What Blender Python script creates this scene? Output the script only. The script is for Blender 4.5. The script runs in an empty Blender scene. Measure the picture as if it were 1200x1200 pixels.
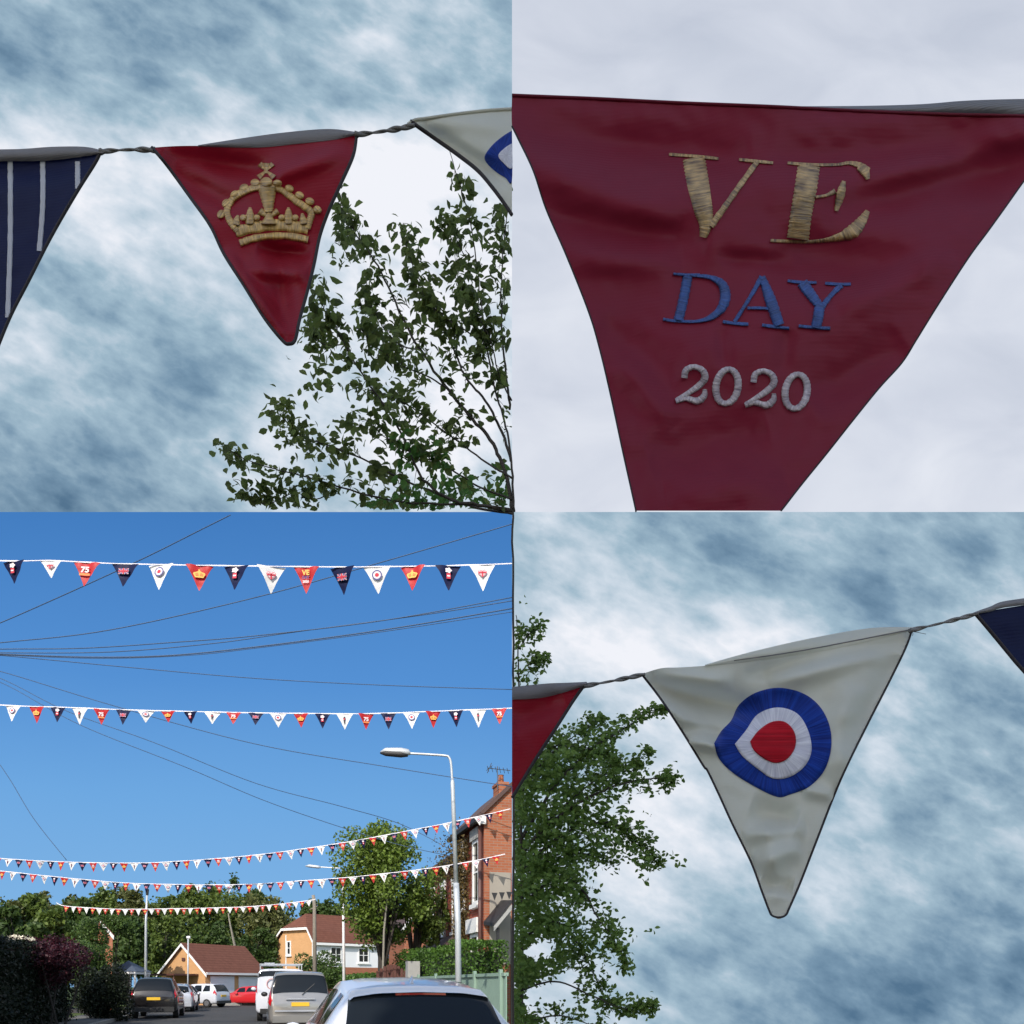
import bpy, math, random
from mathutils import Vector, Matrix, noise
random.seed(7)
S = bpy.context.scene
COL = S.collection
# ---- camera constants (metres, pixels of the 1200 px photograph) -----------
FOC, HC, HY = 1000.0, 1.42, 1154.0
def P(px, py, Y):
    return Vector(((px-600.0)/FOC*Y, Y, HC+(HY-py)/FOC*Y))
def lin(r, g, b):
    def f(c):
        c /= 255.0
        return c/12.92 if c <= .04045 else ((c+.055)/1.055)**2.4
    return (f(r), f(g), f(b), 1.0)
def R(d): return math.radians(d)
def interp(pts, t):
    """point at fraction t of the arc length of a polyline"""
    L = [0.0]
    for a, b in zip(pts, pts[1:]): L.append(L[-1]+math.dist(a, b))
    d = max(0, min(1, t))*L[-1]
    for i in range(len(pts)-1):
        if d <= L[i+1] or i == len(pts)-2:
            k = (d-L[i])/max(1e-9, L[i+1]-L[i])
            return tuple(pts[i][j]+(pts[i+1][j]-pts[i][j])*k for j in range(len(pts[0])))
def smooth_line(pts, n=6):
    out = []
    m = len(pts)
    for i in range(m-1):
        p0 = pts[max(0, i-1)]; p1 = pts[i]; p2 = pts[i+1]; p3 = pts[min(m-1, i+2)]
        for k in range(n):
            t = k/n
            out.append(tuple(.5*((2*b)+(c-a)*t+(2*a-5*b+4*c-d)*t*t+(3*b-a-3*c+d)*t**3)
                             for a, b, c, d in zip(p0, p1, p2, p3)))
    out.append(tuple(pts[-1]))
    return out

# ---- mesh builder -----------------------------------------------------------
ORG = {}
class MB:
    def __init__(s): s.v = []; s.f = []; s.m = []; s.uv = None; s.smooth = False
    def face(s, pts, m=0):
        n = len(s.v); s.v.extend(Vector(p) for p in pts); s.f.append(list(range(n, n+len(pts)))); s.m.append(m)
    def grid(s, rows, m=0, uvs=None):
        n = len(s.v); w = len(rows[0])
        for r in rows: s.v.extend(Vector(p) for p in r)
        for i in range(len(rows)-1):
            for j in range(w-1):
                a = n+i*w+j
                s.f.append([a, a+1, a+w+1, a+w]); s.m.append(m)
        if uvs is not None:
            if s.uv is None: s.uv = {}
            k = n
            for r in uvs:
                for u in r: s.uv[k] = u; k += 1
    def box(s, o, ax, ay, az, m=0):
        o = Vector(o); ax = Vector(ax); ay = Vector(ay); az = Vector(az)
        c = [o, o+ax, o+ax+ay, o+ay]; t = [p+az for p in c]
        n = len(s.v); s.v += c+t
        for q in ([3,2,1,0],[4,5,6,7],[0,1,5,4],[1,2,6,5],[2,3,7,6],[3,0,4,7]):
            s.f.append([n+i for i in q]); s.m.append(m)
    def cbox(s, c, sx, sy, sz, rz=0, m=0):
        cs, sn = math.cos(rz), math.sin(rz)
        ax = Vector((cs, sn, 0))*sx; ay = Vector((-sn, cs, 0))*sy; az = Vector((0, 0, sz))
        s.box(Vector(c)-ax/2-ay/2-az/2, ax, ay, az, m)
    def tube(s, pts, r, seg=8, m=0, cap=True):
        pts = [Vector(p) for p in pts]
        n = len(s.v); N = len(pts)
        up = None
        for i, p in enumerate(pts):
            t = (pts[min(N-1, i+1)]-pts[max(0, i-1)])
            if t.length < 1e-9: t = Vector((0, 0, 1))
            t.normalize()
            if up is None:
                up = Vector((0, 0, 1)) if abs(t.z) < .9 else Vector((0, 1, 0))
            a = t.cross(up)
            if a.length < 1e-6: a = t.orthogonal()
            a.normalize(); b = a.cross(t).normalized(); up = b
            rr = r[i] if isinstance(r, (list, tuple)) else r
            for k in range(seg):
                an = 2*math.pi*k/seg
                s.v.append(p+a*math.cos(an)*rr+b*math.sin(an)*rr)
        for i in range(N-1):
            for k in range(seg):
                a0 = n+i*seg+k; b0 = n+i*seg+(k+1) % seg
                s.f.append([a0, b0, b0+seg, a0+seg]); s.m.append(m)
        if cap:
            s.f.append([n+k for k in range(seg)][::-1]); s.m.append(m)
            s.f.append([n+(N-1)*seg+k for k in range(seg)]); s.m.append(m)
    def ell(s, c, rx, ry, rz, nu=12, nv=8, m=0, rot=None):
        n = len(s.v); c = Vector(c)
        for i in range(nv+1):
            ph = math.pi*i/nv
            for k in range(nu):
                th = 2*math.pi*k/nu
                d = Vector((rx*math.sin(ph)*math.cos(th), ry*math.sin(ph)*math.sin(th), rz*math.cos(ph)))
                if rot: d = rot @ d
                s.v.append(c+d)
        for i in range(nv):
            for k in range(nu):
                a = n+i*nu+k; b = n+i*nu+(k+1) % nu
                s.f.append([a, a+nu, b+nu, b]); s.m.append(m)
    def leaf(s, c, d, nrm, ln, wd, m=0):
        """pointed leaf folded along its midrib: c base, d direction"""
        d = d.normalized(); side = d.cross(nrm)
        if side.length < 1e-6: side = d.orthogonal()
        side.normalize(); up = side.cross(d)
        n = len(s.v)
        s.v += [c, c+d*ln*.3+side*wd*.42+up*wd*.12, c+d*ln*.62+side*wd*.46+up*wd*.12, c+d*ln-up*ln*.10,
                c+d*ln*.62-side*wd*.46+up*wd*.12, c+d*ln*.3-side*wd*.42+up*wd*.12, c+d*ln*.5]
        s.f += [[n, n+1, n+6], [n+1, n+2, n+6], [n+2, n+3, n+6], [n+3, n+4, n+6], [n+4, n+5, n+6], [n+5, n, n+6]]
        s.m += [m]*6
    def tri(s, c, size, rng, m=0):
        a = Vector((rng.gauss(0, 1), rng.gauss(0, 1), rng.gauss(0, 1))).normalized()
        b = a.orthogonal().normalized(); q = rng.random()*6.28
        b = (Matrix.Rotation(q, 3, a) @ b); e = a.cross(b)
        n = len(s.v)
        s.v += [c-b*size*.5, c+e*size*.33, c+b*size*.55, c-e*size*.33]
        s.f.append([n, n+1, n+2, n+3]); s.m.append(m)
    def build(s, name, mats, parent=None, label=None):
        if not isinstance(mats, (list, tuple)): mats = [mats]
        o0 = ORG.get(parent.name, Vector((0, 0, 0))) if parent else Vector((0, 0, 0))
        me = bpy.data.meshes.new(name)
        me.from_pydata([tuple(v-o0) for v in s.v], [], s.f)
        for x in mats: me.materials.append(x)
        if len(mats) > 1: me.polygons.foreach_set('material_index', s.m)
        if s.smooth: me.polygons.foreach_set('use_smooth', [True]*len(s.f))
        if s.uv:
            ul = me.uv_layers.new(name='UVMap')
            for lp in me.loops:
                ul.data[lp.index].uv = s.uv.get(lp.vertex_index, (0, 0))
        me.update()
        ob = bpy.data.objects.new(name, me); COL.objects.link(ob)
        if parent: ob.parent = parent
        ORG[ob.name] = o0 if parent else Vector((0, 0, 0))
        if label: ob['label'] = label
        return ob
def tag(o, label, cat, group=None, kind=None):
    o['label'] = label; o['category'] = cat
    if group: o['group'] = group
    if kind: o['kind'] = kind
    return o
def thing(name, label, cat, loc, group=None, rz=0):
    o = bpy.data.objects.new(name, None); COL.objects.link(o)
    o.location = Vector(loc); o.rotation_euler = (0, 0, rz)
    o.empty_display_size = .2
    ORG[o.name] = Vector(loc)
    return tag(o, label, cat, group)
def structure(o):
    o['kind'] = 'structure'; return o

# ---- materials --------------------------------------------------------------
class NT:
    def __init__(s, name, world=False):
        if world:
            s.t = name.node_tree
        else:
            s.mat = bpy.data.materials.new(name); s.mat.use_nodes = True; s.t = s.mat.node_tree
        s.t.nodes.clear()
    def n(s, typ, **kw):
        nd = s.t.nodes.new(typ)
        for k, v in kw.items():
            if k.startswith('i_'): nd.inputs[k[2:].replace('_', ' ')].default_value = v
            else: setattr(nd, k, v)
        return nd
    def l(s, a, b): s.t.links.new(a, b)
    def val(s, sock, x):
        if isinstance(x, (int, float)): sock.default_value = x
        elif isinstance(x, tuple): sock.default_value = x
        else: s.l(x, sock)
    def math(s, op, a, b=0.0, c=None):
        nd = s.t.nodes.new('ShaderNodeMath'); nd.operation = op
        s.val(nd.inputs[0], a); s.val(nd.inputs[1], b)
        if c is not None: s.val(nd.inputs[2], c)
        return nd.outputs[0]
    def noise(s, vec, scale, detail=4, rough=.5, dist=0.0):
        nd = s.n('ShaderNodeTexNoise'); nd.inputs['Scale'].default_value = scale
        nd.inputs['Detail'].default_value = detail; nd.inputs['Roughness'].default_value = rough
        nd.inputs['Distortion'].default_value = dist
        if vec is not None: s.l(vec, nd.inputs['Vector'])
        return nd.outputs['Fac']
    def mix(s, fac, a, b):
        nd = s.n('ShaderNodeMix'); nd.data_type = 'RGBA'
        s.val(nd.inputs[0], fac); s.val(nd.inputs[6], a); s.val(nd.inputs[7], b)
        return nd.outputs[2]
    def ramp(s, fac, stops):
        nd = s.n('ShaderNodeValToRGB'); e = nd.color_ramp.elements
        while len(e) > 2: e.remove(e[-1])
        for i, (p, c) in enumerate(stops):
            if i < 2: e[i].position = p; e[i].color = c
            else:
                x = e.new(p); x.color = c
        s.l(fac, nd.inputs[0]); return nd.outputs[0]
    def bump(s, h, strength=.3, dist=.01):
        nd = s.n('ShaderNodeBump'); nd.inputs['Strength'].default_value = strength
        nd.inputs['Distance'].default_value = dist; s.l(h, nd.inputs['Height']); return nd.outputs[0]
    def pos(s): return s.n('ShaderNodeNewGeometry').outputs['Position']
    def obj(s): return s.n('ShaderNodeTexCoord').outputs['Object']
    def mapv(s, vec, scale=(1,1,1), rot=(0,0,0), loc=(0,0,0)):
        nd = s.n('ShaderNodeMapping'); nd.inputs['Scale'].default_value = scale
        nd.inputs['Rotation'].default_value = rot; nd.inputs['Location'].default_value = loc
        s.l(vec, nd.inputs['Vector']); return nd.outputs[0]
    def prin(s, col, rough=.6, metal=0., spec=.5, normal=None, coat=0., sheen=0., trans=0.):
        b = s.n('ShaderNodeBsdfPrincipled')
        s.val(b.inputs['Base Color'], col); s.val(b.inputs['Roughness'], rough)
        b.inputs['Metallic'].default_value = metal
        b.inputs['Specular IOR Level'].default_value = spec
        b.inputs['Coat Weight'].default_value = coat
        b.inputs['Sheen Weight'].default_value = sheen
        b.inputs['Transmission Weight'].default_value = trans
        if normal is not None: s.l(normal, b.inputs['Normal'])
        return b
    def out(s, sh):
        o = s.n('ShaderNodeOutputMaterial'); s.l(sh, o.inputs['Surface']); return s.mat

def plain(name, col, rough=.6, var=.12, scale=8., metal=0., coat=0., bump=0., spec=.5):
    t = NT(name); p = t.obj()
    f = t.noise(p, scale, 5, .6)
    c2 = tuple(c*(1-var) for c in col[:3])+(1,); c1 = tuple(min(1, c*(1+var)) for c in col[:3])+(1,)
    nm = t.bump(t.noise(p, scale*6, 3, .6), bump, .01) if bump else None
    b = t.prin(t.mix(f, c2, c1), rough, metal, spec, nm, coat)
    return t.out(b.outputs[0])

def cloth(name, col, weave=900., rough=.5, sheen=.04, transl=.25, tcol=None, bump=.25, ang=.1, spec=.35, fine=.6):
    t = NT(name); p = t.pos()
    mp = t.mapv(p, (1, 1, 1), (0, ang, 0))
    w1 = t.n('ShaderNodeTexWave'); w1.wave_type = 'BANDS'; w1.bands_direction = 'Z'
    w1.inputs['Scale'].default_value = weave/20; w1.inputs['Distortion'].default_value = 1.5
    w1.inputs['Detail'].default_value = 2; t.l(mp, w1.inputs['Vector'])
    n1 = t.noise(t.mapv(p, (60, 60, 420)), 1.0, 4, .65)
    h = t.math('ADD', t.math('MULTIPLY', w1.outputs['Fac'], .5), n1)
    f = t.noise(p, 9, 4, .6)
    c = t.mix(t.math('MULTIPLY', t.math('ADD', f, t.math('MULTIPLY', n1, fine)), .62),
              tuple(x*.8 for x in col[:3])+(1,), tuple(min(1, x*1.18) for x in col[:3])+(1,))
    nm = t.bump(h, bump, .0012)
    b = t.prin(c, rough, 0, spec, nm, 0, sheen)
    tr = t.n('ShaderNodeBsdfTranslucent'); tr.inputs['Color'].default_value = tcol or col
    mx = t.n('ShaderNodeMixShader'); mx.inputs[0].default_value = transl
    t.l(b.outputs[0], mx.inputs[1]); t.l(tr.outputs[0], mx.inputs[2])
    return t.out(mx.outputs[0])

def thread(name, c1, c2, freq=60., rough=.45, spec=.5):
    """satin stitch: ridges across the stroke (UV.y runs along it)"""
    t = NT(name); uv = t.n('ShaderNodeTexCoord').outputs['UV']
    sp = t.n('ShaderNodeSeparateXYZ'); t.l(uv, sp.inputs[0])
    cb = t.n('ShaderNodeCombineXYZ')
    t.l(t.math('MULTIPLY', sp.outputs[0], .45), cb.inputs[0]); t.l(t.math('MULTIPLY', sp.outputs[1], freq), cb.inputs[1])
    n = t.noise(cb.outputs[0], 1.0, 3, .65, .25)
    cb2 = t.n('ShaderNodeCombineXYZ')
    t.l(t.math('MULTIPLY', sp.outputs[0], .9), cb2.inputs[0]); t.l(t.math('MULTIPLY', sp.outputs[1], freq*.22), cb2.inputs[1])
    n2 = t.noise(cb2.outputs[0], 1.0, 2, .5, .2)
    f = t.ramp(t.math('ADD', t.math('MULTIPLY', n, .7), t.math('MULTIPLY', n2, .3)), [(.36, (0,0,0,1)), (.62, (1,1,1,1))])
    nm = t.bump(t.math('ADD', n, t.math('MULTIPLY', n2, .6)), .9, .0022)
    b = t.prin(t.mix(f, c2, c1), rough, 0, spec, nm, 0, .2)
    return t.out(b.outputs[0])

def foliage(name, dark, light, transl=.3, scale=1.2, rough=.5):
    t = NT(name); g = t.n('ShaderNodeNewGeometry')
    f = t.math('ADD', t.math('MULTIPLY', g.outputs['Random Per Island'], .65),
               t.math('MULTIPLY', t.noise(g.outputs['Position'], scale, 3, .6), .6))
    c = t.mix(t.math('MINIMUM', f, 1.0), dark, light)
    b = t.prin(c, rough, 0, .35)
    tr = t.n('ShaderNodeBsdfTranslucent'); t.l(c, tr.inputs['Color'])
    mx = t.n('ShaderNodeMixShader'); mx.inputs[0].default_value = transl
    t.l(b.outputs[0], mx.inputs[1]); t.l(tr.outputs[0], mx.inputs[2])
    return t.out(mx.outputs[0])

def brick(name, c1, c2, mortar, sc=1.0, ang=0.0):
    t = NT(name); p = t.pos()
    # bricks run along the wall: horizontal coordinate = position along a wall at angle ang
    mp = t.mapv(p, (1, 1, 1), (0, 0, ang))
    sp = t.n('ShaderNodeSeparateXYZ'); t.l(mp, sp.inputs[0])
    cb = t.n('ShaderNodeCombineXYZ'); t.l(sp.outputs[0], cb.inputs[0]); t.l(sp.outputs[2], cb.inputs[1])
    b = t.n('ShaderNodeTexBrick'); b.inputs['Scale'].default_value = 1.0*sc
    b.inputs['Brick Width'].default_value = .225; b.inputs['Row Height'].default_value = .075
    b.inputs['Mortar Size'].default_value = .008; b.inputs['Color1'].default_value = c1
    b.inputs['Color2'].default_value = c2; b.inputs['Mortar'].default_value = mortar
    b.inputs['Bias'].default_value = -.1
    t.l(cb.outputs[0], b.inputs['Vector'])
    n = t.noise(p, 1.6, 5, .65)
    c = t.mix(t.math('MULTIPLY', n, .45), b.outputs['Color'], tuple(x*.45 for x in c2[:3])+(1,))
    pr = t.prin(c, .85, 0, .2, t.bump(b.outputs['Fac'], -.4, .01))
    return t.out(pr.outputs[0])

M = {}
M['red_cloth'] = cloth('red satin cloth', (.25, .006, .018, 1), transl=.20, rough=.4, spec=.22, tcol=(.55, .01, .03, 1))
M['ve_cloth'] = cloth('burgundy satin cloth', (.20, .017, .038, 1), transl=.26, tcol=(.46, .03, .06, 1), weave=1500, bump=.12, rough=.45, spec=.18)
M['blue_cloth'] = cloth('navy satin cloth', (.003, .007, .045, 1), transl=.06, tcol=(.005, .02, .15, 1), sheen=0, spec=.15)
M['white_cloth'] = cloth('ivory satin cloth', (.70, .68, .58, 1), transl=.30, tcol=(.8, .78, .66, 1), bump=.10, fine=.3, rough=.4, spec=.4)
M['hem_shade'] = plain('painted edge darkening', (.035, .028, .03, 1), .8, .2, 30)  # edge darkening painted into the hem colour; no dark piping on the cloth
M['tape'] = cloth('white tape', (.24, .225, .225, 1), weave=2500, transl=.2, bump=.5)
M['rope'] = plain('grey twisted tape', (.2, .19, .18, 1), .8, .3, 60)
M['stripe'] = cloth('white stripe cloth', (.70, .70, .74, 1), transl=.3)
M['gold'] = thread('gold thread', (.85, .54, .15, 1), (.20, .10, .02, 1), 150, .38, .8)
M['gold2'] = thread('dull gold thread', (.70, .45, .17, 1), (.13, .07, .025, 1), 85, .45, .7)
M['bluethr'] = thread('blue thread', (.03, .10, .36, 1), (.010, .035, .14, 1), 115)
M['greythr'] = thread('silver grey thread', (.75, .65, .66, 1), (.30, .23, .26, 1), 115)
M['rblue'] = cloth('roundel blue stitching', (.012, .04, .30, 1), weave=2600, transl=.03, bump=.7, ang=.5)
M['rwhite'] = cloth('roundel white stitching', (.55, .54, .64, 1), weave=2600, transl=.03, bump=.7, ang=.9)
M['rred'] = cloth('roundel red stitching', (.36, .006, .016, 1), weave=2600, transl=.03, bump=.7, ang=.2)
M['t_blue'] = thread('royal blue stitching', (.008, .050, .36, 1), (.003, .016, .15, 1), 120, .6, .12)
M['t_white'] = thread('lilac white stitching', (.78, .77, .82, 1), (.50, .49, .58, 1), 120, .6, .2)
M['t_red'] = thread('scarlet stitching', (.50, .004, .016, 1), (.30, .002, .010, 1), 120, .6, .1)
M['bark'] = plain('dark bark', (.05, .042, .035, 1), .9, .35, 12, bump=.5)
M['bark_pale'] = plain('pale bark', (.25, .23, .19, 1), .9, .3, 10, bump=.5)
EXPO = .5
# ---- world, sun, camera -------------------------------------------------------
w = bpy.data.worlds.new("World"); S.world = w; w.use_nodes = True
wt = NT(w, True)
sky = wt.n('ShaderNodeTexSky'); sky.sky_type = 'NISHITA'; sky.sun_disc = False
sdir = Vector((.25, 1.0, -.75)).normalized()          # the way the sunlight travels
sky.sun_elevation = math.asin(-sdir.z); sky.sun_rotation = math.atan2(-sdir.x, -sdir.y)
bg = wt.n('ShaderNodeBackground'); bg.inputs['Strength'].default_value = .15
wt.l(sky.outputs[0], bg.inputs[0]); wo = wt.n('ShaderNodeOutputWorld'); wt.l(bg.outputs[0], wo.inputs[0])
sl = bpy.data.lights.new('sun', 'SUN'); sl.energy = 3.2; sl.angle = R(.5); sl.color = (1, .93, .82)
so = bpy.data.objects.new('sun', sl); COL.objects.link(so)
so.rotation_euler = sdir.to_track_quat('-Z', 'Y').to_euler(); so.location = (0, -20, 40)
cd = bpy.data.cameras.new('camera'); cam = bpy.data.objects.new('camera', cd); COL.objects.link(cam)
cd.sensor_width = 36; cd.lens = 36*FOC/1200; cd.shift_y = (HY-600)/1200.0
cd.clip_start = .05; cd.clip_end = 5000
cam.location = (0, 0, HC); cam.rotation_euler = (R(90), 0, 0)
S.camera = cam
S.view_settings.view_transform = 'Standard'; S.view_settings.look = 'None'
S.view_settings.exposure = EXPO; S.view_settings.gamma = 1
S.render.engine = 'CYCLES'
S.cycles.max_bounces = 6; S.cycles.transparent_max_bounces = 8

# ---- the sky: four backdrops 500 m away, four different weathers ----------------
DY = 500.0
def sky_mat(name, fn):
    t = NT(name)
    sp = t.n('ShaderNodeSeparateXYZ'); t.l(t.pos(), sp.inputs[0])
    px = t.math('MULTIPLY_ADD', sp.outputs[0], 1000/DY, 600.0)
    py = t.math('MULTIPLY_ADD', t.math('SUBTRACT', sp.outputs[2], HC), -1000/DY, HY)
    cb = t.n('ShaderNodeCombineXYZ'); t.l(px, cb.inputs[0]); t.l(py, cb.inputs[1])
    col = fn(t, px, py, cb.outputs[0])
    em = t.n('ShaderNodeEmission'); t.l(col, em.inputs[0]); em.inputs[1].default_value = 2**-EXPO
    return t.out(em.outputs[0])
def blob(t, px, py, cx, cy, rx, ry, amp, ang=0):
    c, s = math.cos(R(ang)), math.sin(R(ang))
    dx = t.math('SUBTRACT', px, cx); dy = t.math('SUBTRACT', py, cy)
    a = t.math('DIVIDE', t.math('ADD', t.math('MULTIPLY', dx, c), t.math('MULTIPLY', dy, s)), rx)
    b = t.math('DIVIDE', t.math('SUBTRACT', t.math('MULTIPLY', dy, c), t.math('MULTIPLY', dx, s)), ry)
    e = t.math('EXPONENT', t.math('MULTIPLY', t.math('ADD', t.math('MULTIPLY', a, a), t.math('MULTIPLY', b, b)), -1.0))
    return t.math('MULTIPLY', e, amp)
def storm(blobs, seed, ang, base=.52, amp=1.25):
    def fn(t, px, py, v):
        m = t.mapv(v, (1/210., 1/120., 1), (0, 0, 0), (seed, seed*.7, seed))
        rot = t.mapv(v, (1, 1, 1), (0, 0, R(-ang)))
        m = t.mapv(rot, (1/290., 1/180., 1), (0, 0, 0), (seed, seed*.7, seed))
        wn = t.n('ShaderNodeTexNoise'); wn.inputs['Scale'].default_value = 1.3; wn.inputs['Detail'].default_value = 3
        t.l(m, wn.inputs['Vector'])
        va = t.n('ShaderNodeVectorMath', operation='SCALE'); va.inputs['Scale'].default_value = .22
        sb = t.n('ShaderNodeVectorMath', operation='SUBTRACT'); t.l(wn.outputs['Color'], sb.inputs[0]); sb.inputs[1].default_value = (.5, .5, .5)
        t.l(sb.outputs[0], va.inputs[0])
        ad = t.n('ShaderNodeVectorMath', operation='ADD'); t.l(m, ad.inputs[0]); t.l(va.outputs[0], ad.inputs[1])
        n1 = t.noise(ad.outputs[0], 1.45, 11, .58)
        n2 = t.noise(t.mapv(rot, (1/250., 1/150., 1), (0, 0, 0), (seed*2, 1, 0)), 3.3, 9, .58, .15)
        n3 = t.noise(t.mapv(rot, (1/200., 1/105., 1), (0, 0, 0), (seed*3, 5, 0)), 2.3, 7, .52, .1)
        bl = t.math('ABSOLUTE', t.math('SUBTRACT', n3, .5))                 # billows with crisp bright rims
        f = t.math('MULTIPLY', t.math('SUBTRACT', n1, .5), amp)
        f = t.math('ADD', f, t.math('MULTIPLY', t.math('SUBTRACT', n2, .5), .62))
        f = t.math('ADD', f, t.math('MULTIPLY', t.math('SUBTRACT', .10, bl), .85))
        f = t.math('ADD', f, base)
        for b in blobs: f = t.math('ADD', f, blob(t, px, py, *b))
        return t.ramp(f, [(0, lin(84, 116, 144)), (.25, lin(120, 150, 174)), (.50, lin(161, 187, 204)),
                          (.76, lin(208, 220, 232)), (1, lin(241, 243, 250))])
    return fn
tl = [(300, 30, 420, 80, -.20), (40, 130, 120, 60, -.05), (150, 190, 420, 55, .34), (480, 300, 130, 200, .42), (60, 560, 190, 110, -.22, 10),
      (170, 400, 190, 150, -.08, 25), (160, 300, 60, 60, .12), (330, 480, 160, 60, .08, 20), (440, 45, 30, 18, .3), (25, 380, 60, 60, .3),
      (530, 520, 120, 90, .3), (90, 340, 60, 30, -.10, 30)]
br = [(850, 650, 300, 45, -.30, 25), (1010, 700, 60, 60, -.18, 30), (1150, 650, 120, 60, -.15), (720, 760, 190, 50, .28), (980, 740, 300, 35, .20),
      (1060, 960, 160, 120, -.16, 30), (880, 1130, 240, 70, -.30, 18), (1120, 1170, 200, 60, -.30), (680, 1080, 150, 150, .22),
      (800, 900, 70, 110, .22), (1010, 930, 40, 120, .3, 20), (640, 650, 80, 80, .12)]
def pale(t, px, py, v):
    m = t.mapv(v, (1/260., 1/150., 1), (0, 0, R(10)))
    n = t.noise(m, 1.6, 6, .5, .6)
    f = t.math('ADD', t.math('MULTIPLY', t.math('SUBTRACT', n, .5), 1.2), .52)
    f = t.math('ADD', f, t.math('MULTIPLY', t.math('SUBTRACT', py, 300), .0005))
    f = t.math('ADD', f, blob(t, px, py, 1130, 470, 90, 50, -.28))
    f = t.math('ADD', f, blob(t, px, py, 900, 40, 260, 60, -.12))
    return t.ramp(f, [(0, lin(190, 198, 214)), (.5, lin(211, 217, 230)), (1, lin(231, 235, 244))])
def clear(t, px, py, v):
    f = t.math('DIVIDE', t.math('SUBTRACT', py, 600), 560)
    n = t.noise(t.mapv(v, (1/300., 1/200., 1)), 1, 3, .5)
    f = t.math('ADD', f, t.math('MULTIPLY', t.math('SUBTRACT', n, .5), .06))
    f = t.math('ADD', f, t.math('MULTIPLY', t.math('SUBTRACT', px, 300), -.00008))
    return t.ramp(f, [(0, lin(66, 124, 192)), (.35, lin(85, 145, 212)), (.6, lin(110, 168, 225)), (.95, lin(133, 184, 230))])
XW, ZB, ZT = 1500.0, -140.0, 1500.0
zs = P(0, 600, DY).z
def backdrop(x0, x1, z0, z1, mat, label):
    b = MB(); b.face([(x0, DY, z0), (x1, DY, z0), (x1, DY, z1), (x0, DY, z1)])
    o = b.build('sky', mat); o['label'] = label; o['category'] = 'sky'
    return structure(o)
backdrop(-XW, 0, zs, ZT, sky_mat('broken cloud west', storm(tl, 3.3, 28)), 'grey blue broken cloud behind the red crown pennant and the young tree')
backdrop(0, XW, zs, ZT, sky_mat('flat white cloud', pale), 'pale even overcast sky behind the large burgundy pennant')
backdrop(-XW, 0, ZB, zs, sky_mat('clear blue', clear), 'clear blue sky over the street with the rows of bunting')
backdrop(0, XW, ZB, zs, sky_mat('broken cloud east', storm(br, 11.1, 24, .50)), 'dark blue grey clouds behind the ivory roundel pennant')
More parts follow.
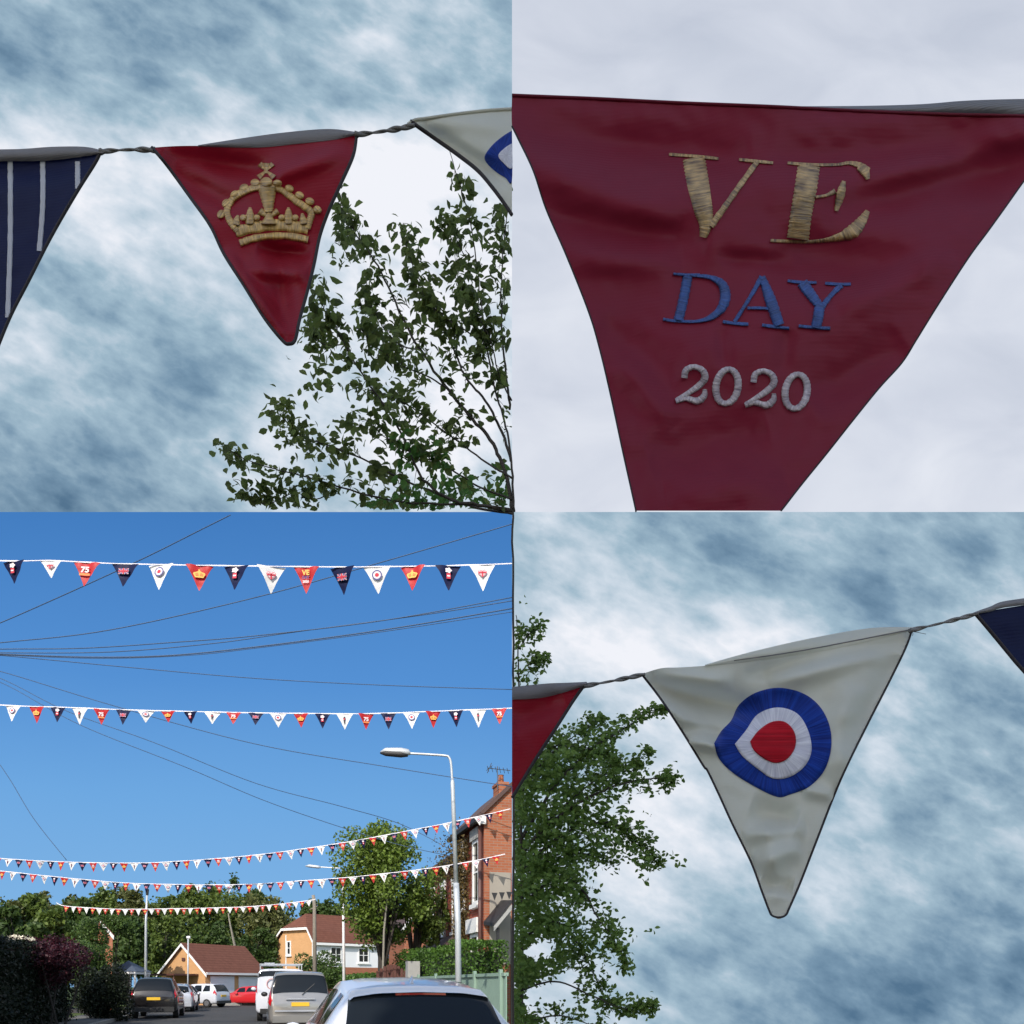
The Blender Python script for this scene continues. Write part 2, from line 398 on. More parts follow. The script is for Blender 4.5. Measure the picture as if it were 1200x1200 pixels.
# ---- the large pennants close by -------------------------------------------------
class Flag:
    """a hanging cloth pennant; photo pixels give its outline, Y its distance"""
    def __init__(s, Y, amp, seed, folds=()):
        s.Y = Y; s.amp = amp; s.seed = seed; s.folds = folds
    def d(s, px, py):
        k = s.seed
        v = noise.noise(Vector((px*.005+k, py*.012+k*1.7, k)))*.6
        v += .18*noise.noise(Vector((px*.013+k, py*.024, k*2)))
        v += .05*noise.noise(Vector((px*.05+k, py*.06, k*3)))
        for (x0, y0, x1, y1, wdt, a) in s.folds:      # a ridge along a line
            dx, dy = x1-x0, y1-y0; L2 = dx*dx+dy*dy
            t = max(0, min(1, ((px-x0)*dx+(py-y0)*dy)/L2))
            dd = math.hypot(px-x0-t*dx, py-y0-t*dy)
            v += a*math.exp(-(dd/wdt)**2)*(1-abs(2*t-1)**3)
        return v*s.amp
    def p(s, px, py, lift=0.0):
        return P(px, py, s.Y+s.d(px, py)-lift)
    def cloth(s, left, right, top, nu=70, nv=80, bottom=None):
        mb = MB(); rows = []
        left = smooth_line(left, 4); right = smooth_line(right, 4); top = smooth_line(top, 4)
        L0, R0 = interp(left, 0), interp(right, 0)
        for j in range(nv+1):
            t = j/nv; a = interp(left, t); b = interp(right, t); row = []
            for i in range(nu+1):
                u = i/nu; T = interp(top, u)
                k = (1-t)**2.2
                x = a[0]+(b[0]-a[0])*u+k*(T[0]-(L0[0]+(R0[0]-L0[0])*u))
                y = a[1]+(b[1]-a[1])*u+k*(T[1]-(L0[1]+(R0[1]-L0[1])*u))
                if bottom and t > .97: y += bottom*math.sin(math.pi*u)*(t-.97)/.03
                row.append(s.p(x, y))
            rows.append(row)
        mb.grid(rows); mb.smooth = True
        return mb
    def hem(s, pts, r=2.2, lift=.001):
        mb = MB(); q = smooth_line(pts, 8)
        mb.tube([s.p(a, b, lift) for a, b in q], r*s.Y/FOC, 6); mb.smooth = True; return mb
    def stroke(s, mb, pts, wid, sm=8, lift=.0015, dome=.22, closed=False):
        """satin-stitched stroke: raised band, width in px (number or list)"""
        if not isinstance(wid, (list, tuple)): wid = [wid]*len(pts)
        q = smooth_line([(*p, w) for p, w in zip(pts, wid)], sm) if sm > 1 else [(*p, w) for p, w in zip(pts, wid)]
        rows = []; uvs = []; ln = 0
        for i, (x, y, w) in enumerate(q):
            a = q[max(0, i-1)]; b = q[min(len(q)-1, i+1)]
            dx, dy = b[0]-a[0], b[1]-a[1]; L = math.hypot(dx, dy) or 1
            nx, ny = -dy/L, dx/L
            if i: ln += math.dist(q[i-1][:2], (x, y))
            r = []; uv = []
            jag = 1+.07*math.sin(i*2.7+x)
            for k in range(-4, 5):
                e = k/4; h = (1-abs(e)**2.5)
                r.append(s.p(x+nx*e*w/2*jag, y+ny*e*w/2*jag, (-.0006 if abs(k) == 4 else lift)+h*w*dome*s.Y/FOC))
                uv.append((e*w/30+x*.003, ln/300.0))
            rows.append(r); uvs.append(uv)
        mb.grid(rows, 0, uvs); mb.smooth = True
    def pad(s, mb, cx, cy, rx, ry, ang=0, lift=.0012, dome=.3):
        rows = []; uvs = []; ca, sa = math.cos(R(ang)), math.sin(R(ang))
        for j in range(7):
            rr = j/6; r = []; uv = []
            for i in range(21):
                th = 2*math.pi*i/20
                x = rr*rx*math.cos(th); y = rr*ry*math.sin(th)
                X = cx+x*ca-y*sa; Yy = cy+x*sa+y*ca
                r.append(s.p(X, Yy, (lift if j < 6 else -.0006)+math.sqrt(max(0, 1-rr*rr))*min(rx, ry)*dome*2*s.Y/FOC))
                uv.append((x/30., (y+cy)/300.))
            rows.append(r); uvs.append(uv)
        mb.grid(rows, 0, uvs); mb.smooth = True
    def patch(s, outline, lift, th=.0015, clip=None, ring=True):
        """flat embroidered patch with a closed outline in px"""
        mb = MB(); o = smooth_line(list(outline)+[outline[0]], 6)[:-1]
        if clip: o = [(min(x, clip), y) for x, y in o]
        cx = sum(p[0] for p in o)/len(o); cy = sum(p[1] for p in o)/len(o)
        rows = []; uvs = []
        for k in range(0, 15):
            f = k/13.0 if k < 14 else 1.0
            h = lift+th*(1 if k < 13 else .6 if k == 13 else -1)
            rows.append([s.p(cx+(x-cx)*f, cy+(y-cy)*f, h) for x, y in o+[o[0]]]); per = 0; u_ = []
            for i, q in enumerate(o+[o[0]]):
                if i: per += math.dist(o[i-1], q)
                u_.append((f*1.2, per/300.) if ring else ((cx+(q[0]-cx)*f)/90., (cy+(q[1]-cy)*f)/300.))
            uvs.append(u_)
        mb.grid(rows, 0, uvs); mb.smooth = True
        return mb
def band(fl, lower, upper, lift=-.004, n=60):
    """the header tape seen above the cloth, bulging"""
    mb = MB(); lo = smooth_line(lower, 4); up = smooth_line(upper, 4); rows = []
    for k in range(7):
        f = k/6
        rows.append([fl.p(*(tuple(a+(b-a)*f for a, b in zip(interp(lo, i/n), interp(up, i/n)))), lift+.004*math.sin(math.pi*f))
                     for i in range(n+1)])
    mb.grid(rows); mb.smooth = True; return mb
def twist(a, b, Y, r, turns, sag=0.0, fl=None):
    """the tape between two pennants, twisted like a rope"""
    mb = MB(); n = 60
    for ph in (0, math.pi):
        pts = []
        rr = []
        for i in range(n+1):
            t = i/n; px = a[0]+(b[0]-a[0])*t; py = a[1]+(b[1]-a[1])*t+sag*4*t*(1-t)
            c = P(px, py, Y); an = ph+turns*2*math.pi*t
            e = .75+.25*math.cos(turns*math.pi*t*1.3)
            pts.append(c+Vector((0, math.cos(an), math.sin(an)))*r*.55*e)
            rr.append(r*.78*(1+.5*abs(2*t-1)**4)*e)
        mb.tube(pts, rr, 8)
    mb.smooth = True; return mb

# --- upper left: striped navy, red with crown, ivory with roundel
YA = 2.0
bA = thing('bunting', 'large bunting under broken cloud: navy striped, red crown and ivory pennants', 'bunting', P(300, 170, YA),
           'large bunting close to the viewer')
f = Flag(YA, 0.0281, 1.3, [(-60, 210, 118, 190, 14, .5)])
blue = f.cloth([(-160, 176), (-120, 240), (-80, 330), (-30, 440), (-12, 470)],
               [(119, 175), (112, 190), (90, 225), (60, 277), (34, 328), (12, 371), (-8, 420), (-22, 455), (-28, 470)],
               [(-160, 176), (-60, 178), (12, 180), (70, 179), (119, 175)], bottom=4).build('pennant', M['blue_cloth'], bA, 'navy pennant with white vertical stripes')
for sx, dx in ((12, -3), (50, -4), (91, 0), (-32, 0), (-75, 0)):
    mb = MB(); yb = {12: 372, 50: 294, 91: 221, -32: 430, -75: 335}[sx]
    f.stroke(mb, [(sx, 189), (sx, (189+yb)/2), (sx+dx, yb)], 6.5, 10, .0012, .03); mb.build('stripe', M['stripe'], blue)
f.hem([(119, 175), (112, 190), (90, 225), (60, 277), (34, 328), (12, 371), (-8, 420), (-22, 455)], 1.8).build('hem', M['hem_shade'], blue)
band(f, [(-160, 190), (0, 189), (60, 188), (121, 180)], [(-160, 172), (0, 175), (60, 172), (100, 172), (122, 177)], .003).build('header_tape', M['tape'], bA)
twist((117, 178), (182, 176), YA, 0.0043, 1.8, -1.5).build('twisted_tape', M['rope'], bA)

f = Flag(YA, 0.0306, 4.1, [(190, 180, 330, 205, 14, .8), (190, 195, 290, 250, 12, .6), (410, 175, 300, 215, 12, -.6), (300, 290, 365, 300, 9, .8),
                         (285, 315, 362, 322, 10, -.6), (325, 290, 335, 390, 14, .7), (262, 292, 335, 395, 8, -.8)])
Lr = [(178, 173), (195, 193), (222, 230), (246, 264), (262, 297), (285, 333), (310, 373), (331, 399)]
Rr = [(418, 158), (414, 182), (400, 214), (386, 245), (375, 276), (368, 310), (360, 342), (351, 375), (346, 398)]
redA = f.cloth(Lr, Rr, [(178, 173), (210, 171), (250, 171), (300, 172), (345, 167), (390, 162), (418, 158)], bottom=4).build('pennant', M['red_cloth'], bA, 'red pennant with gold crown')
f.hem(Lr+[(339, 403), (346, 398)]+Rr[::-1][1:], 1.9).build('hem', M['hem_shade'], redA)
band(f, [(232, 172), (300, 173), (345, 169), (390, 164), (420, 158)], [(232, 170), (290, 161), (335, 155), (385, 151), (420, 155)], .001).build('header_tape', M['tape'], bA)
twist((416, 158), (486, 147), YA, 0.0047, 2.1, 1.0).build('twisted_tape', M['rope'], bA)
cr = MB()
K = f
K.stroke(cr, [(281, 285), (296, 280), (318, 277), (340, 277), (361, 281)], 9)                      # rolled rim
K.stroke(cr, [(276, 272), (296, 267), (318, 264), (340, 265), (361, 268)], 14, lift=.001, dome=.1)  # band
K.stroke(cr, [(310, 219), (292, 222), (274, 232), (266, 246), (270, 260), (278, 270)], [8, 9, 9, 8, 8, 8])
K.stroke(cr, [(314, 219), (330, 223), (348, 236), (364, 248), (363, 258), (360, 268)], [8, 8, 9, 9, 8, 8])
K.stroke(cr, [(313, 219), (314, 232), (315, 248)], [24, 17, 10])
K.pad(cr, 312, 214, 7.5, 6.5)
for a, b in (((304, 192), (312, 200)), ((320, 192), (312, 200)), ((303, 208), (312, 200)), ((321, 208), (312, 200))):
    K.stroke(cr, [a, b], [7, 2], 3)
K.stroke(cr, [(312, 191), (311.5, 203)], [10, 4], 4)
for x, y, an in ((299, 214, 0), (286, 220, -20), (275, 228, -35), (265, 238, -40), (259, 251, -60),
                 (325, 215, 10), (339, 221, 25), (351, 229, 30), (363, 236, 20), (372, 246, 50)):
    K.pad(cr, x, y, 5.6, 4.6, an)
K.stroke(cr, [(315, 262), (315, 256), (315, 247)], [22, 12, 4], 4)
K.stroke(cr, [(304, 247), (315, 255)], [9, 3], 3); K.stroke(cr, [(326, 247), (315, 255)], [9, 3], 3)
for x in (293, 338):
    K.stroke(cr, [(x, 262), (x, 252), (x, 243)], [11, 10, 3], 4); K.pad(cr, x-8, 255, 4, 4); K.pad(cr, x+8, 255, 4, 4)
K.stroke(cr, [(276, 263), (279, 252)], [12, 3], 3); K.stroke(cr, [(356, 262), (354, 250)], [12, 3], 3)
cr.build('crown_emblem', M['gold'], redA)

f = Flag(YA, 0.0306, 8.2, [(490, 148, 600, 215, 10, .8), (500, 140, 600, 150, 12, -.4)])
Lw = [(481, 142), (492, 150), (512, 164), (536, 181), (560, 200), (578, 221), (592, 240), (600, 252)]
ivA = f.cloth(Lw, [(600, 128), (600, 252.5)], [(481, 142), (500, 139), (535, 134), (570, 130), (600, 128)], 50, 40).build('pennant', M['white_cloth'], bA, 'ivory pennant with blue roundel')
f.hem(Lw, 2.0).build('hem', M['hem_shade'], ivA)
f.hem([(478, 146), (486, 141), (500, 139), (535, 134), (570, 130), (600, 128)], 1.8).build('hem', M['white_cloth'], ivA)
f.patch([(600, 153), (590, 159), (577, 170), (568, 183), (571, 192), (582, 202), (592, 208), (600, 212)], .001).build('roundel_ring', M['t_blue'], ivA)
f.patch([(600, 168), (592, 173), (584, 182), (590, 191), (600, 197)], .003).build('roundel_centre', M['t_white'], ivA)

# --- upper right: burgundy VE DAY 2020
YB = .9
bB = thing('bunting', 'very close bunting with one burgundy pennant embroidered VE DAY 2020', 'bunting', P(900, 124, YB),
           'large bunting close to the viewer')
f = Flag(YB, .023, 2.7, [(600, 150, 900, 195, 24, .75), (880, 185, 1240, 170, 26, .8), (600, 190, 800, 260, 26, -.55), (1230, 150, 1000, 215, 20, -.6), (1230, 190, 960, 250, 24, .6),
                          (640, 255, 830, 285, 22, .6), (660, 300, 800, 310, 20, -.4), (900, 300, 1080, 320, 26, .5), (1120, 300, 980, 360, 18, -.4), (700, 380, 800, 440, 22, .45), (720, 420, 790, 500, 18, -.4),
                          (1060, 400, 950, 470, 22, .45), (845, 385, 850, 430, 9, .2), (925, 385, 915, 440, 12, .2),
                          (760, 540, 900, 500, 26, .5), (780, 585, 920, 560, 20, -.35), (840, 300, 930, 310, 10, .25)])
Lv = [(600, 112), (600, 148), (607, 162), (625, 200), (640, 245), (664, 300), (690, 366), (703, 410), (716, 465), (730, 530), (744, 593), (745, 598.5)]
Rv = [(1240, 137), (1218, 185), (1190, 226), (1160, 268), (1135, 302), (1100, 356), (1074, 398), (1057, 425), (1030, 455), (1000, 492), (970, 530), (940, 567), (919, 594), (915.2, 598.5)]
Tv = [(600, 112), (650, 114), (700, 116), (800, 121), (900, 125), (1000, 130), (1100, 134), (1188, 136), (1240, 137)]
ve = f.cloth(Lv, Rv, Tv, 130, 120).build('pennant', M['ve_cloth'], bB, 'burgundy pennant embroidered VE DAY 2020')
f.hem(Lv[1:], 1.0, 0).build('hem', M['hem_shade'], ve); f.hem(Rv, 1.0, 0).build('hem', M['hem_shade'], ve)
f.hem(Tv, 1.8, 0).build('hem', M['ve_cloth'], ve)
band(f, [(920, 127), (1000, 131), (1100, 135), (1240, 138)], [(920, 124.5), (1010, 124), (1080, 122), (1130, 118), (1190, 116), (1240, 116)], -.004).build('header_tape', M['tape'], bB)
V = MB()
f.stroke(V, [(784, 181), (812, 183), (842, 186)], [4, 4.5, 4], 10, .0008); f.stroke(V, [(866, 187), (885, 189), (906, 191)], [4, 4.5, 4], 10, .0008)
f.stroke(V, [(813, 185), (818, 215), (824, 245), (827, 262), (824, 278)], [27, 27, 23, 17, 9], 16, .0012, .13)
f.stroke(V, [(887, 190), (868, 216), (849, 243), (833, 265)], [7, 7, 7.5, 9], 12, .0012)
V.build('letter', M['gold2'], ve, 'gold letter V')
E = MB()
f.stroke(E, [(948, 194), (944, 222), (939, 250), (935, 280)], [27, 27, 26, 27], 16, .0012, .13)
f.stroke(E, [(923, 191), (950, 193), (980, 193), (995, 191), (1008, 194), (1019, 199)], [4, 4.5, 4, 5, 8, 5], 8, .0008)
f.stroke(E, [(1006, 195), (1013, 200), (1017, 210)], [9, 12, 5], 6, .001)
f.stroke(E, [(956, 231), (968, 229), (979, 224)], [4, 4, 7], 8, .0008); f.stroke(E, [(989, 212), (985, 228), (980, 247)], [5, 11, 5], 8, .001)
f.stroke(E, [(903, 282), (925, 283), (955, 283), (980, 279), (998, 272), (1009, 260), (1017, 247)], [4, 5, 5, 9, 17, 13, 6], 8, .001, .15)
E.build('letter', M['gold2'], ve, 'gold letter E')
D = MB()
f.stroke(D, [(789, 321), (805, 322), (820, 322)], 3.5, 8); f.stroke(D, [(806, 323), (801, 350), (795, 375)], [12, 12, 12], 12)
f.stroke(D, [(812, 323), (832, 325), (846, 333), (850, 347), (845, 362), (831, 373), (812, 377), (795, 376)], [4, 6, 11, 13, 11, 7, 4, 4], 8)
f.stroke(D, [(777, 374), (790, 376), (812, 377)], 4, 8)
D.build('letter', M['bluethr'], ve, 'blue letter D')
A = MB()
f.stroke(A, [(893, 324), (903, 352), (913, 381)], [8, 14, 13], 12); f.stroke(A, [(893, 324), (878, 350), (861, 377)], [7, 5, 5], 12)
f.stroke(A, [(876, 361), (890, 361), (903, 362)], 4, 6); f.stroke(A, [(847, 377), (861, 379), (877, 380)], 4.5, 6); f.stroke(A, [(893, 381), (908, 383), (925, 385)], 4.5, 6)
A.build('letter', M['bluethr'], ve, 'blue letter A')
Yl = MB()
f.stroke(Yl, [(940, 331), (950, 345), (961, 359)], [14, 13, 10], 10); f.stroke(Yl, [(986, 334), (974, 346), (963, 360)], [8, 6, 8], 10)
f.stroke(Yl, [(961, 355), (959, 370), (956, 384)], [12, 13, 12], 10)
f.stroke(Yl, [(923, 329), (940, 331), (957, 331)], 4, 6); f.stroke(Yl, [(967, 332), (982, 333), (997, 333)], 4, 6); f.stroke(Yl, [(936, 382), (955, 384), (973, 385)], 4.5, 6)
Yl.build('letter', M['bluethr'], ve, 'blue letter Y')
def two(dx, dy):
    m = MB()
    f.stroke(m, [(x+dx, y+dy) for x, y in ((802, 443), (804, 434), (813, 430), (823, 434), (826, 443), (819, 452), (806, 461), (794, 469))], [8, 8, 7, 8, 9, 8, 7, 7], 6)
    f.stroke(m, [(x+dx, y+dy) for x, y in ((792, 470), (804, 467), (817, 470), (825, 464), (826, 456))], [7, 7, 9, 8, 5], 6)
    return m
def nought(cx, cy):
    m = MB(); c = []
    for i in range(17):
        th = 2*math.pi*i/16; c.append((cx+13*math.cos(th)+2*math.sin(-th), cy+20*math.sin(th)))
    f.stroke(m, c, [7.5+1.5*abs(math.cos(2*math.pi*i/16)) for i in range(17)], 4); return m
two(0, 0).build('digit', M['greythr'], ve, 'grey digit 2'); nought(852, 453).build('digit', M['greythr'], ve, 'grey digit 0')
two(81, 5).build('digit', M['greythr'], ve, 'grey digit 2'); nought(933, 459).build('digit', M['greythr'], ve, 'grey digit 0')

# --- lower right: red, ivory roundel, navy
YC = 1.75
bC = thing('bunting', 'large bunting before dark clouds with ivory roundel pennant between red and navy ones', 'bunting', P(900, 770, YC),
           'large bunting close to the viewer')
f = Flag(YC, 0.0281, 5.5, [(600, 850, 660, 815, 12, .5)])
Rb = [(687, 800), (672, 821), (651, 854), (628, 889), (608, 922), (600, 935)]
redC = f.cloth([(600, 815), (600, 936)], Rb, [(600, 815), (640, 811), (687, 800)], 40, 50).build('pennant', M['red_cloth'], bC, 'red pennant, cut short on its left')
f.hem(Rb, 2).build('hem', M['hem_shade'], redC)
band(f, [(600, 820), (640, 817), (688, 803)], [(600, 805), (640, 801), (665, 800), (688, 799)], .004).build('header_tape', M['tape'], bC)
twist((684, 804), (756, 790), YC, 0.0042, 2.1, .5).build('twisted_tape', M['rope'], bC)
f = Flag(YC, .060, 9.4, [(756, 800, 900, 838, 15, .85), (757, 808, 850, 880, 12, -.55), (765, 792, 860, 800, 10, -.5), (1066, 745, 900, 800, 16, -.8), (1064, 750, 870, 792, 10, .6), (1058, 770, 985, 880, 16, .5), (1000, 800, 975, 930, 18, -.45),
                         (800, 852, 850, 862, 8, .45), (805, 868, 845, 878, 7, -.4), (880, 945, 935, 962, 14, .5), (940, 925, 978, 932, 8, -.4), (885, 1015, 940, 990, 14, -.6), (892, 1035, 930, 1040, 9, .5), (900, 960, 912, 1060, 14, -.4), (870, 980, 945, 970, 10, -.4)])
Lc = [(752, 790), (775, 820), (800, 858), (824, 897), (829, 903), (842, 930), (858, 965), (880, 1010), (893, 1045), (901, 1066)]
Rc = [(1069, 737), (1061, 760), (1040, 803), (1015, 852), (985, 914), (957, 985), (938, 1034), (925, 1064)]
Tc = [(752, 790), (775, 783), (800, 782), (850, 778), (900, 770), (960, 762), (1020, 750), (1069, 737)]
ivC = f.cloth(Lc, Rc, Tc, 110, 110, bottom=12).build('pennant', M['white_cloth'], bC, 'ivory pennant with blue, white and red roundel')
f.hem(Lc+[(905, 1073), (914, 1075), (921, 1072)]+Rc[::-1], 1.3).build('hem', M['hem_shade'], ivC)
band(f, [(826, 781), (880, 775), (960, 763), (1020, 751), (1071, 738)], [(826, 779), (880, 764), (950, 748), (1020, 736), (1071, 735)], .001).build('header_tape', M['white_cloth'], bC)
f.hem([(860, 774), (930, 764), (1000, 751), (1066, 738)], .7, .004).build('hem', M['tape'], ivC)
f.patch([(837, 871), (845, 857), (857, 844), (866, 826), (885, 812), (912, 806), (940, 812), (960, 827), (972, 850), (974, 876), (966, 903), (948, 922), (926, 931), (911, 934), (885, 922), (858, 905), (842, 888)], .0012).build('roundel_ring', M['t_blue'], ivC)
f.patch([(861, 872), (874, 856), (888, 837), (911, 829), (934, 836), (947, 856), (951, 880), (942, 899), (924, 911), (905, 912), (888, 901), (870, 886)], .0035).build('roundel_ring', M['t_white'], ivC)
f.patch([(879, 869), (889, 856), (904, 846), (920, 846), (931, 858), (932, 875), (923, 889), (910, 894), (897, 890), (884, 880)], .006, ring=False).build('roundel_centre', M['t_red'], ivC)
twist((1066, 739), (1146, 719), YC, 0.0040, 2.1, .5).build('twisted_tape', M['rope'], bC)
th = MB()
th.tube([P(1068, 740, YC), P(1075, 741, YC), P(1085, 743, YC)], .0006, 4); th.tube([P(1069, 740, YC), P(1070, 743, YC), P(1069, 745, YC)], .0006, 4)
th.build('loose_thread', M['tape'], bC)
f = Flag(YC, 0.0281, 6.6)
Ln = [(1143, 719), (1160, 739), (1188, 773), (1215, 806), (1260, 880), (1300, 960)]
nvC = f.cloth(Ln, [(1420, 690), (1400, 760), (1340, 940), (1310, 960)], [(1143, 719), (1188, 711), (1300, 695), (1420, 690)], 50, 50).build('pennant', M['blue_cloth'], bC, 'plain navy pennant')
f.hem(Ln, 2).build('hem', M['hem_shade'], nvC)
band(f, [(1135, 721), (1160, 717), (1200, 709), (1420, 688)], [(1135, 720), (1160, 711), (1200, 701), (1420, 680)], .003).build('header_tape', M['tape'], bC)
# ---- rows of bunting across the street ----------------------------------------------
M['pn_red'] = cloth('red bunting cloth', (.58, .025, .03, 1), weave=900, transl=.25, bump=.03, sheen=.0, fine=.1)
M['pn_navy'] = cloth('navy bunting cloth', (.010, .014, .055, 1), weave=900, transl=.1, bump=.03, sheen=0, spec=.1, fine=.1)
M['pn_white'] = cloth('white bunting cloth', (.84, .83, .83, 1), weave=900, transl=.2, bump=.03, sheen=.0, fine=.1)
M['string'] = plain('white bunting tape', (.72, .70, .74, 1), .8, .08, 20)
def flat(name, c): return plain(name, c, .7, .05, 20)
M['e_yel'] = flat('yellow print', (.75, .45, .10, 1)); M['e_red'] = flat('red print', (.55, .03, .06, 1))
M['e_white'] = flat('white print', (.75, .68, .70, 1)); M['e_blue'] = flat('blue print', (.08, .08, .25, 1))
M['e_pink'] = flat('pink print', (.65, .28, .32, 1)); M['e_dark'] = flat('dark print', (.03, .02, .03, 1))
M['e_org'] = flat('orange print', (.75, .22, .06, 1))

def penn_mesh(name, mat, seed):
    """unit pennant: 1 wide, 1 high, hanging from z=0"""
    mb = MB(); rows = []
    for j in range(15):
        t = j/14; hw = .5*(1-t)**1.04*(1-.10*math.sin(math.pi*t))+.012
        row = []
        for i in range(11):
            u = i/10*2-1; x = u*hw
            y = .05*noise.noise(Vector((x*2.5+seed, t*3.5, seed)))+.03*math.sin(x*9+seed)*(1-t)
            row.append((x, y, -t-.0))
        rows.append(row)
    mb.grid(rows); mb.smooth = True
    me = bpy.data.meshes.new(name); me.from_pydata([tuple(v) for v in mb.v], [], mb.f)
    me.materials.append(mat); me.polygons.foreach_set('use_smooth', [True]*len(mb.f)); return me
PEN = {k: [penn_mesh('pennant', M[m], s+ord(k)) for s in (1.3, 4.7, 8.8)] for k, m in (('R', 'pn_red'), ('N', 'pn_navy'), ('W', 'pn_white'))}
def disc(mb, cx, cz, r0, r1, y, m, n=20):
    a = [(cx+r0*math.cos(2*math.pi*i/n), y, cz+r0*math.sin(2*math.pi*i/n)) for i in range(n+1)]
    b = [(cx+r1*math.cos(2*math.pi*i/n), y, cz+r1*math.sin(2*math.pi*i/n)) for i in range(n+1)]
    mb.grid([a, b], m)
def poly(mb, pts, y, m): mb.face([(x, y, z) for x, z in pts], m)
def rect(mb, x0, z0, x1, z1, y, m): poly(mb, [(x0, z0), (x1, z0), (x1, z1), (x0, z1)], y, m)
def text_into(mb, s, cx, cz, size, y, m):
    cu = bpy.data.curves.new('t', 'FONT'); cu.body = s; cu.size = size; cu.align_x = 'CENTER'; cu.offset = .012*size/.3
    ob = bpy.data.objects.new('t', cu); COL.objects.link(ob)
    me = bpy.data.meshes.new_from_object(ob.evaluated_get(bpy.context.evaluated_depsgraph_get()))
    n = len(mb.v)
    for v in me.vertices: mb.v.append(Vector((cx+v.co.x, y, cz+v.co.y)))
    for p in me.polygons: mb.f.append([n+i for i in p.vertices]); mb.m.append(m)
    bpy.data.objects.remove(ob); bpy.data.curves.remove(cu); bpy.data.meshes.remove(me)
def emb(kind):
    mb = MB(); y = -.075; y2 = -.085; y3 = -.095; mats = []
    if kind == 'roundel':
        mats = [M['e_blue'], M['e_white'], M['e_red']]
        disc(mb, 0, -.33, .14, .185, y, 0); disc(mb, 0, -.33, .075, .14, y, 1); disc(mb, 0, -.33, .001, .075, y, 2)
    elif kind == 'crown':
        mats = [M['e_yel'], M['e_org']]
        poly(mb, [(-.15, -.52), (-.22, -.38), (-.20, -.33), (-.10, -.30), (-.03, -.26), (-.03, -.20), (.03, -.20), (.03, -.26), (.10, -.30), (.20, -.33), (.22, -.38), (.15, -.52)], y, 0)
        poly(mb, [(-.12, -.46), (-.15, -.38), (-.05, -.33), (-.02, -.44)], y2, 1); poly(mb, [(.12, -.46), (.15, -.38), (.05, -.33), (.02, -.44)], y2, 1)
    elif kind == 'rose':
        mats = [M['e_yel'], M['e_red'], M['e_white']]
        poly(mb, [(.12*math.cos(a*.1745)*(1+.15*math.cos(a*.1745*5)), -.22+.10*math.sin(a*.1745)*(1+.15*math.cos(a*.1745*5))) for a in range(36)], y, 2)
        rect(mb, -.08, -.56, .08, -.34, y, 1); rect(mb, -.06, -.48, .06, -.42, y2, 2)
    elif kind in ('flag', 'heart'):
        mats = [M['e_white'], M['e_red'], M['e_blue']]
        if kind == 'flag':
            x0, x1, z0, z1 = -.19, .19, -.50, -.26; cz = -.38
            rect(mb, x0, z0, x1, z1, y, 0)
            for (a, b, c, d) in ((x0+.05, z1, -.05, cz+.04), (x1-.05, z1, .05, cz+.04), (x0+.05, z0, -.05, cz-.04), (x1-.05, z0, .05, cz-.04)):
                poly(mb, [(a, b), (c, b), (c, d)], y2, 2)
            for (a, b, c) in ((x0, z1-.03, cz+.04), (x0, z0+.03, cz-.04)):
                poly(mb, [(a, b), (a, c), (a+.09, c)], y2, 2); poly(mb, [(-a, b), (-a, c), (-a-.09, c)], y2, 2)
            rect(mb, x0, cz-.024, x1, cz+.024, y3, 1); rect(mb, -.028, z0, .028, z1, y3, 1)
            for q in (1, -1):
                poly(mb, [(x0, cz-q*.12), (x0+.03, cz-q*.12), (x1, cz+q*.12), (x1-.03, cz+q*.12)], y3+.004, 1)
        else:
            mats = [M['e_pink'], M['e_red'], M['e_white']]
            pts = []
            for i in range(40):
                t = 2*math.pi*i/40
                pts.append((.011*16*math.sin(t)**3, -.36+.011*(13*math.cos(t)-5*math.cos(2*t)-2*math.cos(3*t)-math.cos(4*t))))
            poly(mb, pts, y, 0)
            rect(mb, -.025, -.52, .025, -.30, y3, 1); rect(mb, -.15, -.37, .15, -.33, y3, 1)
            for q in (1, -1): poly(mb, [(q*.05, -.30), (q*.13, -.26), (q*.13, -.31)], y2, 2); poly(mb, [(q*.04, -.39), (q*.10, -.39), (q*.04, -.45)], y2, 2)
    elif kind == '75':
        mats = [M['e_white'], M['e_org']]
        text_into(mb, '75', 0, -.46, .32, y, 0); rect(mb, -.20, -.60, .20, -.51, y, 1)
    elif kind == 'VE':
        mats = [M['e_yel'], M['e_blue'], M['e_white']]
        text_into(mb, 'VE', 0, -.33, .26, y, 0); text_into(mb, 'DAY', 0, -.47, .14, y, 1); text_into(mb, '2020', 0, -.62, .12, y, 2)
    elif kind == 'soldier':
        mats = [M['e_dark'], M['e_red']]
        poly(mb, [(-.03, -.66), (-.05, -.45), (-.07, -.30), (-.02, -.20), (.04, -.22), (.06, -.32), (.03, -.42), (.04, -.55), (.01, -.66)], y, 0)
        rect(mb, -.06, -.40, .04, -.32, y2, 1)
    me = bpy.data.meshes.new('emblem'); me.from_pydata([tuple(v) for v in mb.v], [], mb.f)
    for m in mats: me.materials.append(m)
    me.polygons.foreach_set('material_index', mb.m); return me
EMB = {k: emb(k) for k in ('roundel', 'crown', 'rose', 'flag', 'heart', '75', 'VE', 'soldier')}
